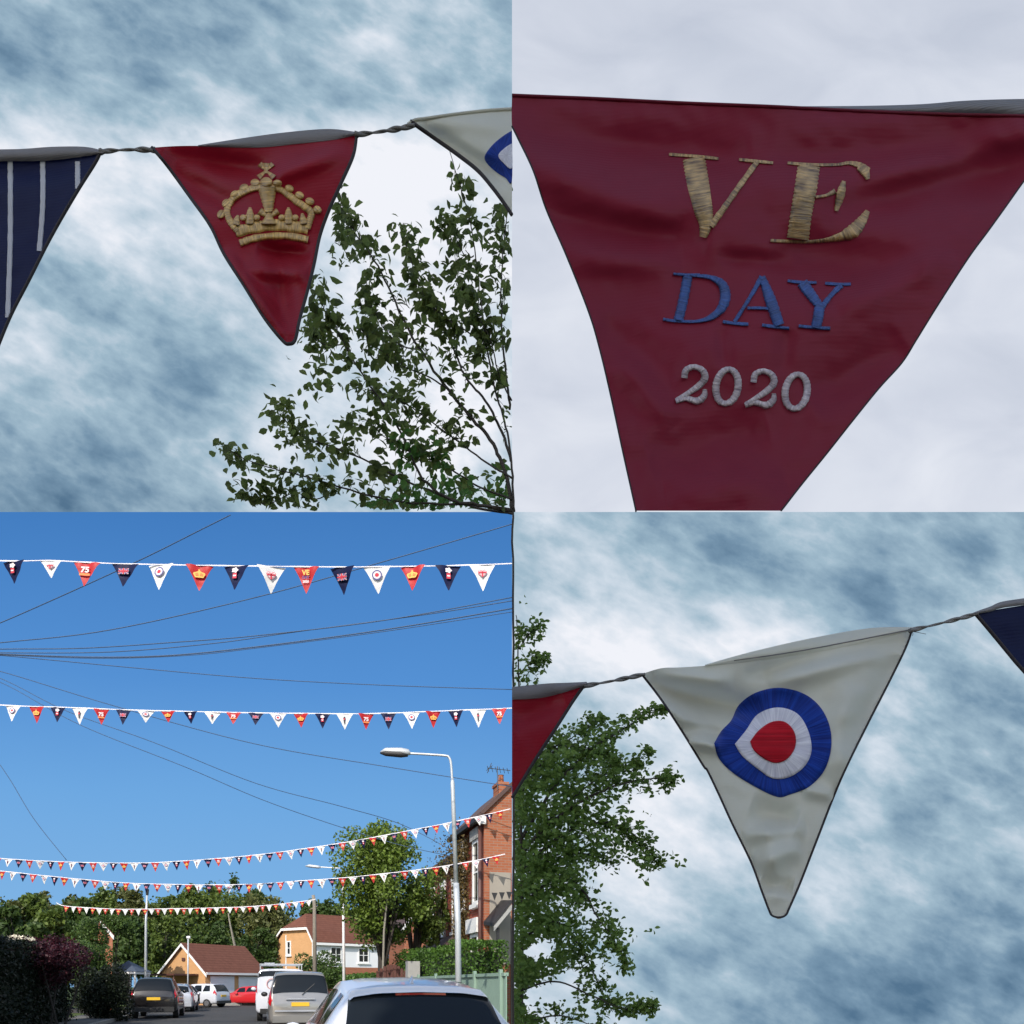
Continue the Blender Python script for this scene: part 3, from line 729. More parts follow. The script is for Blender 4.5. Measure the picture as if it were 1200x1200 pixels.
def row(label, line, flags, tape_r, emblems=True, tape_extra=()):
    """line: (px, py, Y) knots; flags: (centre px, width px, height px, colour, emblem)"""
    ln = smooth_line(line, 10)
    def at(px):
        for a, b in zip(ln, ln[1:]):
            if a[0] <= px <= b[0]:
                k = (px-a[0])/max(1e-6, b[0]-a[0]); return a[1]+(b[1]-a[1])*k, a[2]+(b[2]-a[2])*k
        return (ln[0] if px < ln[0][0] else ln[-1])[1:]
    mid = ln[len(ln)//2]; c = P(*mid)
    t = thing('bunting', label, 'bunting', c, 'rows of bunting strung across the street')
    mb = MB(); prev = None; rows = [[], []]
    for q in ln:
        p = P(*q); hgt = tape_r*(1+.12*math.sin(q[0]*.13)+.1*math.sin(q[0]*.07+1))
        rows[0].append(p+Vector((0, .004, hgt))); rows[1].append(p+Vector((0, -.004, -hgt*.6)))
    mb.grid(rows); mb.tube([P(*q) for q in ln], tape_r*.45, 5)
    mb.build('tape', M['string'], t)
    for i, (cx, wpx, hpx, colr, em) in enumerate(flags):
        py, Y = at(cx)
        pt = P(cx, py, Y); sc = Y/FOC
        py0 = at(cx-wpx/2)[0]; py1 = at(cx+wpx/2)[0]
        o = bpy.data.objects.new('pennant', PEN[colr][i % 3]); COL.objects.link(o); o.parent = t
        o.location = pt-c; o.scale = (wpx*sc, wpx*sc, hpx*sc)
        o.rotation_euler = (random.uniform(-.16, .16), math.atan2(py1-py0, wpx)*.9, random.uniform(-.32, .32))
        o['label'] = {'R': 'red', 'N': 'navy', 'W': 'white'}[colr]+' pennant'
        if em:
            e = bpy.data.objects.new('emblem', EMB[em]); COL.objects.link(e); e.parent = o
    return t, at
r1 = [(8, 657.5, 7.7), (60, 657, 7.7), (120, 660, 7.75), (200, 662, 7.8), (300, 663.5, 7.85), (400, 664.5, 7.9), (500, 663.5, 7.9), (560, 662, 7.9), (600, 660.5, 7.9)]
r1 = [(-60, 654, 7.6)]+r1
fl = [(-26, 30, 28, 'R', 'crown'), (16, 31, 26, 'N', 'rose'), (60, 26, 20, 'W', 'heart'), (102, 31, 30, 'R', '75'), (147, 32, 29, 'N', 'flag'), (189, 33, 31, 'W', 'roundel'),
      (234, 31, 30, 'R', 'crown'), (277, 31, 30, 'N', 'rose'), (318, 32, 31, 'W', 'heart'), (359, 30, 31, 'R', 'VE'), (401, 31, 31, 'N', 'flag'),
      (442, 33, 30, 'W', 'roundel'), (484, 30, 30, 'R', 'crown'), (525, 30, 30, 'N', 'rose'), (565, 31, 32, 'W', 'heart')]
row('topmost row of bunting in the blue sky, with the largest pennants of the rows', r1, fl, .0085)
r2 = [(-40, 823, 13.4), (12, 827, 13.4), (75, 829, 13.5), (150, 832, 13.5), (230, 834, 13.5), (300, 835.5, 13.5), (400, 836.5, 13.5), (450, 836, 13.5), (500, 834, 13.5), (550, 832, 13.5), (600, 830, 13.5)]
seq = ['W', 'R', 'N', 'W', 'R', 'N']; es = ['roundel', 'crown', 'rose', 'soldier', '75', 'flag']
cx2 = [16, 43, 68, 94, 119, 145, 171, 197, 223, 249, 274, 300, 326, 352.5, 378, 404, 429, 455, 482, 507.5, 534, 560, 585]
hh = [18, 18, 17, 18, 17, 17, 13, 12, 13, 13, 13, 14, 15, 15, 16, 17, 17, 18, 19, 18, 18, 20, 18]
row('second row of bunting from the top, spaced evenly above the street lamp', r2,
    [(-10, 18, 17, 'N', 'flag'), (-35, 18, 17, 'R', '75')]+[(x, 20 if seq[i % 6] == 'W' else 18, hh[i]+1, seq[i % 6], es[i % 6]) for i, x in enumerate(cx2)], .011)
def many(x0, x1, st, w, h, cols, ems, y=None):
    out = []; i = 0; x = x0
    while x < x1:
        out.append((x, w*(1.1 if cols[i % len(cols)] == 'W' else 1), h*random.uniform(.93, 1.08), cols[i % len(cols)], ems[i % len(ems)])); x += st*random.uniform(.96, 1.04); i += 1
    return out
r3 = [(-20, 1004, 26), (12, 1007, 26), (85, 1010.5, 26), (150, 1011.5, 26), (200, 1010, 26), (300, 1002, 25.6), (400, 988, 25), (500, 969.5, 24.2), (560, 957, 23.7), (598, 948, 23.4)]
row('third row of bunting down, ending high on the brick gable', r3, many(-2, 594, 12.25, 9.4, 10, 'RWN', ['crown', 'soldier', 'flag', '75', 'roundel', 'rose']), .016)
r4 = [(-20, 1019, 27), (12, 1022, 27), (50, 1026, 27), (100, 1031, 27), (150, 1035, 27), (200, 1036.5, 27), (250, 1037, 27), (300, 1036, 26.6), (350, 1032.5, 26.2), (400, 1029, 25.6), (450, 1024, 25), (500, 1018, 24.4), (550, 1010, 23.7), (592, 1001, 23.4)]
row('fourth row of bunting down, skimming the tree tops on the left', r4, many(3, 585, 12, 9.4, 10, 'RWN', ['crown', 'soldier', 'flag', '75', 'roundel', 'rose']), .016)
r5 = [(66, 1058, 41), (78, 1062, 41), (125, 1065, 41), (160, 1065.5, 41), (250, 1064, 41), (300, 1062, 40.5), (350, 1057, 40), (370, 1054, 40)]
row('lowest row of bunting, small orange and white pennants hanging before the wood', r5, many(78, 366, 7.7, 6.6, 7, 'RW', ['crown', None, '75', None]), .022)

# ---- overhead cables ------------------------------------------------------------------
M['cable'] = plain('dark blue grey cable', (.05, .09, .17, 1), .7, .1, 5)
CB = [('steep cable rising to the top edge through the highest row of bunting', [(-30, 740, 12), (12, 725, 12), (150, 663, 11), (240, 618.5, 10.2), (270, 603.5, 10)], 1.2),
      ('cable rising from the left to the upper right corner of the blue sky', [(-30, 755, 14), (12, 752, 14), (130, 738, 14), (300, 700, 14), (450, 658, 14), (600.5, 614, 14)], 1.2),
      ('upper cable of the close pair in the middle of the blue sky', [(-30, 761, 15), (12, 760.5, 15), (100, 759.5, 15), (200, 753, 15), (300, 745, 15), (450, 727, 15), (600.5, 700, 15)], 1.2),
      ('lower cable of the close pair in the middle of the blue sky', [(-30, 764, 15.6), (12, 765, 15.6), (130, 764, 15.6), (250, 754, 15.6), (350, 740, 15.6), (500, 720, 15.6), (600.5, 704, 15.6)], 1.1),
      ('thickest sagging cable below the close pair', [(-30, 765, 16), (12, 767, 16), (110, 770, 16), (200, 768, 16), (300, 758, 16), (450, 738, 16), (600.5, 713, 16)], 1.5),
      ('sagging cable just under the thickest cable', [(-30, 765, 16.5), (12, 768, 16.5), (120, 771.5, 16.5), (220, 768, 16.5), (300, 759.5, 16.5), (450, 740, 16.5), (600.5, 717, 16.5)], .9),
      ('almost level cable falling gently to the right under the sagging cables', [(-30, 766, 18), (12, 769, 18), (150, 782, 18), (300, 795, 18), (450, 803, 18), (600.5, 808, 18)], 1.0),
      ('cable falling from the left past the street lamp to the aerial', [(-30, 780, 22), (12, 790, 22), (140, 829, 22), (300, 872, 22.4), (450, 898, 22.8), (600.5, 922, 23)], 1.0),
      ('upper of the two cables falling towards the big tree', [(-30, 783, 24), (12, 800, 24), (80, 834, 24), (180, 870, 24), (300, 918, 25), (400, 945, 26), (470, 966, 27), (532, 998, 27)], .9),
      ('lower of the two cables falling towards the big tree', [(-30, 788, 24), (12, 805, 24), (95, 850, 24), (220, 900, 24.5), (320, 942, 25.5), (450, 985, 27), (532, 1004, 27.5)], .9),
      ('short steep cable at the far left dropping to the third row', [(-10, 882, 30), (12, 914, 30), (40, 960, 30), (78, 1008, 30)], .8)]
for lab, pts, wpx in CB:
    mb = MB(); q = smooth_line(pts, 8)
    mb.tube([P(*a) for a in q], [wpx*a[2]/FOC/2*.95 for a in q], 6); mb.smooth = True
    tag(mb.build('overhead_cable', M['cable']), lab, 'cable', 'cables over the street')
# ---- ground ---------------------------------------------------------------------------
sd = Vector((-.287, .958, 0)); rd = Vector((.958, .287, 0))      # along the street, to its right
def W(lat, along, z=0.0): return rd*lat+sd*along+Vector((0, 0, z))
def ss(a, b, x):
    t = max(0, min(1, (x-a)/(b-a))); return t*t*(3-2*t)
def gz(x, y):
    # east of the street the land falls away
    return -ss(-2.2, -.25, x-max(0, 0))*max(0, y-26)*.058 if y > 26 else 0.0
t = NT('meadow'); p = t.pos()
g = t.ramp(t.noise(p, .25, 6, .6), [(.3, (.035, .06, .015, 1)), (.7, (.075, .10, .03, 1))])
M['grass'] = t.out(t.prin(g, .9, 0, .2, t.bump(t.noise(p, 9, 4, .7), .6, .05)).outputs[0])
t = NT('asphalt'); p = t.pos()
g = t.mix(t.noise(p, .5, 5, .6), (.035, .035, .038, 1), (.065, .063, .062, 1))
g = t.mix(t.math('MULTIPLY', t.noise(p, 45, 3, .7), .4), g, (.09, .09, .09, 1))
M['asphalt'] = t.out(t.prin(g, .85, 0, .3, t.bump(t.noise(p, 90, 2, .7), .4, .01)).outputs[0])
M['paving'] = brick('paving slabs', (.20, .19, .18, 1), (.15, .145, .14, 1), (.07, .07, .065, 1), .25)
M['kerb'] = plain('kerb stone', (.28, .27, .25, 1), .85, .2, 4)
xs = [-700, -400, -200, -120, -70, -50, -40, -30, -24, -18, -14, -11, -9, -7, -6, -5, -4, -3, -2.4, -2.0, -1.6, -1.2, -.8, -.5, -.25, 0, 2, 6, 12, 30, 80, 200, 400, 700]
ys = [-60, -30, -10, 0, 5, 10, 15, 20, 23, 26, 28, 30, 34, 38, 44, 50, 60, 75, 100, 140, 200, 280, 360, 440, 498]
mb = MB(); mb.grid([[(x, y, gz(x, y)) for x in xs] for y in ys])
structure(mb.build('ground', M['grass']))
mb = MB(); mb.grid([[W(l, a, .006) for l in (-5.2, -1.4, 2.4)] for a in (-20, 0, 20, 40, 60, 75)])
structure(mb.build('road', M['asphalt']))
mb = MB(); mb.face([W(-26, 47, .011), W(-5.1, 47, .011), W(-5.1, 58, .011), W(-26, 58, .011)])
mb.face([W(2.3, 47, .011), W(9, 47, .011), W(9, 58, .011), W(2.3, 58, .011)])
structure(mb.build('side_road', M['asphalt']))
def pave(l0, l1, a0, a1):
    mb = MB(); mb.box(W(l0, a0, 0), rd*(l1-l0), sd*(a1-a0), (0, 0, .12)); structure(mb.build('pavement', M['paving']))
    return
pave(2.52, 4.7, -20, 46.9); pave(-7.2, -5.32, -20, 46.9)
mb = MB(); mb.box(W(2.4, -20, 0), rd*.12, sd*66.9, (0, 0, .13)); mb.box(W(-5.32, -20, 0), rd*.12, sd*66.9, (0, 0, .13)); structure(mb.build('kerb', M['kerb']))

# ---- materials for the houses ------------------------------------------------------------
ra = math.atan2(rd.y, rd.x)
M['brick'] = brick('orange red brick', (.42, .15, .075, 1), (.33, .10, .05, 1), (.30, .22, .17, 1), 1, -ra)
M['brick_shade'] = brick('shaded red brick', (.34, .07, .04, 1), (.26, .055, .03, 1), (.24, .16, .12, 1), 1, -(ra+math.pi/2))  # gable brick in a deeper tone, painting in the less lit street side
M['buff'] = brick('buff brick', (.66, .36, .16, 1), (.60, .32, .14, 1), (.55, .38, .22, 1), 1, .4)
M['render'] = plain('grey patch', (.30, .27, .23, 1), .9, .2, 1.5, bump=.2)
M['white'] = plain('white paint', (.78, .78, .77, 1), .5, .05, 2)
M['whiteclad'] = plain('white cladding', (.75, .76, .78, 1), .6, .05, 2)
M['slate'] = plain('brown roof slate', (.085, .05, .045, 1), .8, .35, 1.5, bump=.4)
def tiles(name, a, b):
    t = NT(name); p = t.pos(); sp = t.n('ShaderNodeSeparateXYZ'); t.l(p, sp.inputs[0])
    wv = t.math('FRACT', t.math('MULTIPLY', sp.outputs[2], 5.5))
    wv = t.math('POWER', wv, .3)
    n = t.noise(p, 3, 5, .7)
    return t.out(t.prin(t.mix(t.math('MULTIPLY', wv, n), a, b), .85, 0, .2, t.bump(wv, .6, .03)).outputs[0])
M['tiles'] = tiles('brown red roof tiles', (.09, .035, .025, 1), (.24, .10, .07, 1))
M['dark'] = plain('black painted timber', (.02, .02, .022, 1), .6, .2, 5)
M['drain'] = plain('brown painted pipe', (.10, .04, .03, 1), .5, .2, 5)
M['green'] = plain('sage green painted timber', (.22, .32, .26, 1), .75, .12, 3, bump=.2)
M['concrete'] = plain('pale concrete', (.34, .34, .33, 1), .85, .15, 5, bump=.2)
M['maroon'] = plain('maroon barge board', (.12, .02, .03, 1), .6, .1, 5)
M['steelgrey'] = plain('galvanised steel', (.50, .53, .56, 1), .45, .06, 3, metal=.3)
M['fence_dark'] = plain('dark fence timber', (.05, .05, .035, 1), .9, .3, 4, bump=.4)
M['aerial'] = plain('aluminium aerial', (.12, .13, .15, 1), .5, .1, 3, metal=.5)
t = NT('window glass'); M['glass'] = t.out(t.prin((.01, .013, .016, 1), .08, 0, .3).outputs[0])
M['bargewhite'] = M['white']
def window(parent, o, ax, up, w, h, nrm, frame=.07, bars=(0, 1), sill=True, mat='white'):
    """window whose lower left corner is o; frame proud of the wall, glass inside, sill"""
    o = Vector(o); ax = Vector(ax).normalized(); up = Vector(up).normalized(); nrm = Vector(nrm).normalized()
    m = MB()
    d = nrm*.07
    m.box(o, ax*frame, up*h, d); m.box(o+ax*(w-frame), ax*frame, up*h, d)
    m.box(o+ax*frame, ax*(w-2*frame), up*frame, d); m.box(o+ax*frame+up*(h-frame), ax*(w-2*frame), up*frame, d)
    nx, ny = bars
    for i in range(nx): m.box(o+ax*(w*(i+1)/(nx+1)-.025)+up*frame, ax*.05, up*(h-2*frame), d*.8)
    for i in range(ny): m.box(o+ax*frame+up*(h*(i+1)/(ny+1)-.025), ax*(w-2*frame), up*.05, d*.7)
    wn = m.build('window', M[mat], parent)
    g = MB(); g.face([o+ax*frame*.5+nrm*.02, o+ax*(w-frame*.5)+nrm*.02, o+ax*(w-frame*.5)+up*h*.99+nrm*.02, o+ax*frame*.5+up*h*.99+nrm*.02])
    g.build('pane', M['glass'], wn)
    if sill:
        s = MB(); s.box(o-ax*.08-up*.12, ax*(w+.16), up*.12, nrm*.14); s.build('sill', M[mat], wn)
    return wn
def wall_box(mb, o, a, b, h, m=0): mb.box(o, a, b, (0, 0, h), m)

# ---- near brick house on the right, its gable towards us -----------------------------------
c0 = Vector((-.79, 24, 0)); dep = 3.4
bw = (-c0.x)/rd.x-.005                                # the part of the house the street shows
h1 = thing('brick_house', 'nearest red brick house, with chimney, ivy and dark porch beyond the green fence', 'house', c0+rd*.4+sd*1.5)
ez = 6.25
mb = MB()
slope = .98
q = [c0, c0+rd*bw]
mb.face([c0, c0+rd*bw, c0+rd*bw+Vector((0, 0, ez+bw*slope)), c0+Vector((0, 0, ez))])
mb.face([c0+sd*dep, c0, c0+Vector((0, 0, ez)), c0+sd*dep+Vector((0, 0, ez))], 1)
mb.face([c0+rd*bw, c0+rd*bw+sd*dep, c0+rd*bw+sd*dep+Vector((0, 0, ez+bw*slope)), c0+rd*bw+Vector((0, 0, ez+bw*slope))])
mb.face([c0+sd*dep+rd*bw, c0+sd*dep, c0+sd*dep+Vector((0, 0, ez)), c0+sd*dep+rd*bw+Vector((0, 0, ez+bw*slope))])
mb.build('wall', [M['brick'], M['brick_shade']], h1)
mb = MB(); n_ = Vector((0, 0, 1))
a = c0-rd*.18-sd*.10+Vector((0, 0, ez-.18*slope)); mb.box(a, rd*(bw+.18)+Vector((0, 0, (bw+.18)*slope)), sd*(dep+.2), (0, 0, .13))
rf = mb.build('roof', M['slate'], h1)
mb = MB(); mb.box(c0-rd*.30-sd*.1+Vector((0, 0, ez-.28)), rd*.12, sd*(dep+.2), (0, 0, .12)); mb.build('gutter', M['dark'], h1)
mb = MB(); mb.box(c0-rd*.17-sd*.13+Vector((0, 0, ez-.33)), rd*.2, sd*.06, (0, 0, .22)); mb.build('eaves_bracket', M['white'], h1)
ch = MB(); cc = c0+rd*(bw-.30)+sd*.3+Vector((0, 0, ez+.25)); ch.box(cc, rd*.29, sd*.6, (0, 0, .66)); ch.box(cc-rd*.03-sd*.03+Vector((0, 0, .66)), rd*.33, sd*.66, (0, 0, .08))
chim = ch.build('chimney', M['brick'], rf)
pot = MB(); pc = cc+rd*.15+sd*.3; pot.tube([pc+Vector((0, 0, .742)), pc+Vector((0, 0, .98)), pc+Vector((0, 0, 1.0))], [.09, .075, .09], 10); pot.build('chimney_pot', M['brick'], rf)
ar = MB(); ap = P(583, 926, 24.4); ar.tube([ap, P(583, 898, 24.4)], .014, 5); ar.tube([P(571, 900, 24.3), P(598, 903, 24.5)], .012, 5)
for k in range(6):
    px = 572+k*4.6; py = 900.2+k*.5; ar.tube([P(px-1, py-3, 24.2), P(px+1, py+4, 24.5)], .007, 4)
ar.tube([P(570, 903, 24.3), P(577, 897, 24.3)], .01, 4); ar.tube([P(571, 906, 24.3), P(576, 894, 24.3)], .01, 4)
ar.build('television_aerial', M['aerial'], h1)
for (a_, w_, z_, hh_) in ((.35, .75, 3.75, 1.85), (2.2, .6, 3.75, 1.8)):
    window(h1, c0+sd*(a_+w_)+Vector((0, 0, z_))-rd*.002, -sd, (0, 0, 1), w_, hh_, -rd, .09, (0, 1))
    li = MB(); li.box(c0+sd*(a_-.1)+Vector((0, 0, z_+hh_+.002)), sd*(w_+.2), -rd*.12, (0, 0, .32)); li.build('lintel', M['concrete'], h1)
window(h1, c0+sd*1.35+Vector((0, 0, 1.0))-rd*.002, -sd, (0, 0, 1), .9, 1.9, -rd, .1, (0, 1))
li = MB(); li.box(c0+sd*.25+Vector((0, 0, 2.92)), sd*1.3, -rd*.16, (0, 0, .42)); li.build('lintel', M['white'], h1)
dr = MB(); dr.tube([c0-rd*.10+sd*.05+Vector((0, 0, .1)), c0-rd*.10+sd*.05+Vector((0, 0, ez-.3))], .055, 8); dr.smooth = True; dr.build('drainpipe', M['drain'], h1)
rp = MB(); rp.box(c0+rd*.16-sd*.03+Vector((0, 0, 2.0)), rd*(bw-.2), sd*.028, (0, 0, 2.6)); rp.build('grey_patch', M['render'], h1)  # flat grey patch over the gable brick
# dark triangular ornament bunting under porch, porch roof and posts
pr = MB(); pa = c0-sd*1.1-rd*.02+Vector((0, 0, 3.0)); pw = (-pa.x)/rd.x-.002
pr.box(pa, rd*pw+Vector((0, 0, .62)), sd*1.06+Vector((0, 0, .1)), (0, 0, .09)); pr.build('porch_roof', M['dark'], h1)
pg = MB(); pg.box(pa-sd*.05+Vector((0, 0, -.14)), rd*pw*.98+Vector((0, 0, .60)), sd*.05, (0, 0, .13)); pg.build('porch_trim', M['concrete'], h1)
pp = MB(); pp.box(pa+rd*.10+sd*.02+Vector((0, 0, -2.9)), rd*.07, sd*.07, (0, 0, 2.86)); pp.build('porch_post', M['dark'], h1)
pp = MB(); pp.box(pa+rd*.5+sd*.02+Vector((0, 0, -2.9)), rd*.09, sd*.07, (0, 0, 3.1)); pp.build('porch_post', M['dark'], h1)
wi = MB()
for k in range(3):
    x = pa+rd*(.08+k*.21)+sd*.5+Vector((0, 0, .95+k*.02)); wi.face([x, x+rd*.17, x+rd*.085+Vector((0, 0, -.22))])
wi.build('pennant', M['dark'], h1)
# ivy
M['ivy'] = foliage('ivy leaves', (.035, .035, .012, 1), (.16, .11, .04, 1), .2)
rng = random.Random(5); mb = MB()
for i in range(5200):
    al = rng.gauss(2.35, .42); z = rng.uniform(.3, 5.9)
    if z > 5: al += rng.gauss(0, .25)
    pt = c0+sd*max(1.35, al)-rd*abs(rng.gauss(.05, .14))+Vector((0, 0, z)); mb.tri(pt, rng.uniform(.06, .12), rng)
for i in range(700):
    k = rng.random(); pt = c0+sd*rng.gauss(2.6, .3)-rd*abs(rng.gauss(.25, .35))+Vector((0, 0, 5.3+rng.gauss(0, .4))); mb.tri(pt, rng.uniform(.05, .10), rng)
tag(mb.build('ivy', M['ivy']), 'brown green ivy climbing the near brick house beside the street lamp', 'climbing plant')

# ---- second brick house, set back ------------------------------------------------------------
c1 = Vector((-1.76, 32, 0)); d1 = 8.0
h2 = thing('brick_house', 'brick house beyond the ivy, with tall white windows and a low brown lean-to roof', 'house', c1+sd*4)
mb = MB(); ez2 = 6.3; w2 = 1.5
mb.box(c1, rd*w2, sd*d1, (0, 0, ez2)); mb.build('wall', M['brick_shade'], h2)
mb = MB(); mb.box(c1-rd*.35-sd*.2+Vector((0, 0, ez2+.003)), rd*(w2+.35)+Vector((0, 0, .75)), sd*(d1+.4), (0, 0, .12)); mb.build('roof', M['slate'], h2)
mb = MB(); mb.box(c1-rd*.36-sd*.1+Vector((0, 0, ez2-.16)), rd*.14, sd*(d1+.2), (0, 0, .14)); mb.build('gutter', M['dark'], h2)
for a_, w_ in ((1.2, .8), (3.4, .8), (5.6, .8)):
    window(h2, c1+sd*(a_+w_)+Vector((0, 0, 3.5))-rd*.002, -sd, (0, 0, 1), w_, 2.0, -rd, .1, (0, 1))
    li = MB(); li.box(c1+sd*(a_-.1)+Vector((0, 0, 5.51)), sd*1.0, -rd*.08, (0, 0, .25)); li.build('lintel', M['white'], h2)
mb = MB(); mb.box(c1-rd*1.25+sd*.3+Vector((0, 0, 2.35)), rd*1.245+Vector((0, 0, .95)), sd*6, (0, 0, .10)); mb.build('lean_to_roof', M['slate'], h2)
mb = MB(); mb.box(c1-rd*1.30+sd*.24+Vector((0, 0, 2.2)), rd*.05, sd*6.1, (0, 0, .16)); mb.build('barge_board', M['maroon'], h2)
mb = MB(); mb.box(c1-rd*1.0+sd*.5, rd*.9, sd*5.5, (0, 0, 2.3)); mb.build('lean_to_wall', M['brick_shade'], h2)
# third: gabled house with white barge boards
h3 = thing('brick_house', 'far gabled brick house with white barge boards behind the hedge', 'house', P(500, 1154, 41)-Vector((0, 0, HC)))
Y3 = 41.
A0 = P(474, 1154, Y3); A0.z = 0; A1 = P(503, 1154, Y3-1.5); A1.z = 0
zt = HC+(1154-1063)/FOC*Y3; ze = HC+(1154-1094)/FOC*Y3
mb = MB(); mb.face([A0, A1, Vector((A1.x, A1.y, zt)), Vector((A1.x-.35, A1.y, zt)), Vector((A0.x, A0.y, ze))])
mb.face([A0+sd*5, A0, Vector((A0.x, A0.y, ze)), Vector((A0.x, A0.y, ze))+sd*5]); mb.build('wall', M['brick'], h3)
mb = MB(); s0 = Vector((A0.x-.25, A0.y-.12, ze-.22)); s1 = Vector((A1.x-.3, A1.y-.12, zt+.05)); mb.box(s0, s1-s0, (0, .08, 0), (0, 0, .24)); mb.build('barge_board', M['white'], h3)
mb = MB(); mb.box(s0+Vector((0, .09, .20)), s1-s0, sd*5, (0, 0, .1)); mb.build('roof', M['slate'], h3)
wf = (A1-A0).normalized(); window(h3, P(486, 1116, Y3-.62), wf, (0, 0, 1), .42, .55, (wf.y, -wf.x, 0), .07, (0, 0))

# ---- green fence with concrete post, red gate, hedge --------------------------------------------
fe = thing('garden_fence', 'sage green boarded fence behind the white car roof', 'fence', W(4.9, 20))
mb = MB()
a = 16.8
while a < 27.5:
    mb.box(W(4.9, a, .02), sd*.145, rd*.025, (0, 0, 1.62+.01*math.sin(a*7))); a += .15
mb.build('board_panel', M['green'], fe)
mb = MB(); mb.box(W(4.86, 16.8, 1.60), sd*10.7, rd*.10, (0, 0, .07)); mb.build('top_rail', M['green'], fe)
for a in (17.0, 19.2, 21.0, 23.7, 26.4):
    mb = MB(); mb.box(W(4.83, a, 0), sd*.11, rd*.065, (0, 0, 1.74)); mb.build('post', M['green'], fe)
mb = MB(); mb.box(W(4.8, 28.0, 0), sd*.5, rd*.4, (0, 0, 1.95)); c = W(4.8, 28.0, 1.95)
mb.box(c, sd*.5+Vector((0, 0, .0)), rd*.4, (0, 0, .25))
tag(mb.build('gate_post', M['concrete']), 'pale grey concrete gate post between the hedge and the green fence', 'post')
M['redwood'] = plain('red brown gate timber', (.085, .03, .022, 1), .8, .2, 3, bump=.3)
gt = thing('garden_gate', 'dark red brown boarded gate in front of the hedge', 'gate', W(4.4, 29.6))
mb = MB()
for k in range(9): mb.box(P(441+k*4.0, 1154, 29.5-k*.08)-Vector((0, 0, HC)), (.105, -.002, 0), (0, .03, 0), (0, 0, 1.9+.22*math.sin(math.pi*k/8)))
mb.build('board_panel', M['redwood'], gt)
mb = MB(); mb.box(P(441, 1154, 29.42)-Vector((0, 0, HC-.5)), (1.05, -.6, 0), (0, .04, 0), (0, 0, .1)); mb.build('rail', M['redwood'], gt)

def leafbox(mb, rng, p0, p1, hw, h, n, size, top=.12, z0=0, side=1):
    """a clipped hedge from p0 to p1: leaves in a shell over a body"""
    p0 = Vector(p0); p1 = Vector(p1); ax = (p1-p0); L = ax.length; ax.normalize(); nx = Vector((ax.y, -ax.x, 0))
    for i in range(n):
        t = rng.random()*L; r = rng.random()
        if r < .12: t = abs(rng.gauss(0, .06)); q = nx*rng.uniform(-hw, hw); z = rng.random()*h
        elif r < .62: q = -nx*(hw*(1-rng.random()**2*.3)+rng.gauss(0, .05))*side; z = rng.random()*h
        elif r < .9: q = nx*rng.uniform(-hw, hw); z = h-abs(rng.gauss(0, top))
        else: q = nx*hw*side; z = rng.random()*h
        bump = .10*noise.noise(Vector((t*.9+p0.x, z*1.1, 3)))
        mb.tri(p0+ax*t+q*(1+bump)+Vector((0, 0, z0+z*(1+bump*.7))), size*rng.uniform(.6, 1.3), rng)
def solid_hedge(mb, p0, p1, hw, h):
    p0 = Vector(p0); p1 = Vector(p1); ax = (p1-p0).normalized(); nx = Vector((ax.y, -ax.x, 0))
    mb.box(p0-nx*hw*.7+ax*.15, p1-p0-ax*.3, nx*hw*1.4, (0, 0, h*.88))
M['hedge'] = foliage('privet leaves', (.02, .055, .008, 1), (.10, .20, .03, 1), .25)
rng = random.Random(11)
def hedge(label, p0, p1, hw, h, n, size, mat, side=1):
    t = thing('hedge', label, 'hedge', (Vector(p0)+Vector(p1))/2)
    mb = MB(); leafbox(mb, rng, p0, p1, hw, h, n, size, side=side); mb.build('foliage', mat, t)
    mb = MB(); solid_hedge(mb, p0, p1, hw, h); mb.build('branches', M['hedge_in'], t)
    return t
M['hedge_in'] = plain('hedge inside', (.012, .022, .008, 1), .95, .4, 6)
hedge('clipped green hedge behind the gate post and green fence', W(6.0, 22.0), W(5.6, 33), .5, 2.62, 15000, .085, M['hedge'])
hedge('low green hedge running away beyond the silver car', W(4.9, 33.5), W(4.6, 45), .45, 1.9, 6000, .11, M['hedge'])
# ---- lamps -------------------------------------------------------------------------------------
lp = thing('street_lamp', 'tall grey street lamp close by, its arm reaching left over the road', 'street lamp', P(538, 1154, 20)-Vector((0, 0, HC)), 'street lamps')
mb = MB(); b0 = P(538, 1154, 20); b0.z = 0
mb.tube([b0, P(536.5, 1080, 20), P(534.5, 1035, 20)], [.075, .07, .068], 14); mb.tube([P(534.5, 1035, 20), P(530.3, 918, 20), P(530, 912, 20)], [.052, .050, .03], 14)
mb.smooth = True; mb.build('pole', M['steelgrey'], lp)
mb = MB(); mb.tube([P(*a) for a in smooth_line([(530, 916, 20), (528.5, 895, 20), (526, 887.5, 20), (521, 885.5, 20), (500, 884, 20), (478, 882.8, 20)], 6)], .028, 10); mb.smooth = True; mb.build('arm', M['steelgrey'], lp)
mb = MB(); mb.tube([P(481, 883.5, 20), P(478, 881.8, 20), P(470, 880.5, 20), P(452, 879.8, 20), P(446, 881.3, 20)], [.03, .075, .085, .07, .02], 10)
mb.smooth = True; hd = mb.build('lamp_head', M['steelgrey'], lp)
mb = MB(); mb.tube([P(478, 884.6, 19.99), P(470, 884.0, 19.99), P(452, 882.8, 19.99), P(445.5, 882.4, 19.99)], [.045, .075, .065, .02], 10); mb.smooth = True; mb.build('lens', M['dark'], hd)
lp = thing('street_lamp', 'slim white lamp post standing in front of the cream house by the big tree', 'street lamp', P(403, 1154, 38)-Vector((0, 0, HC)), 'street lamps')
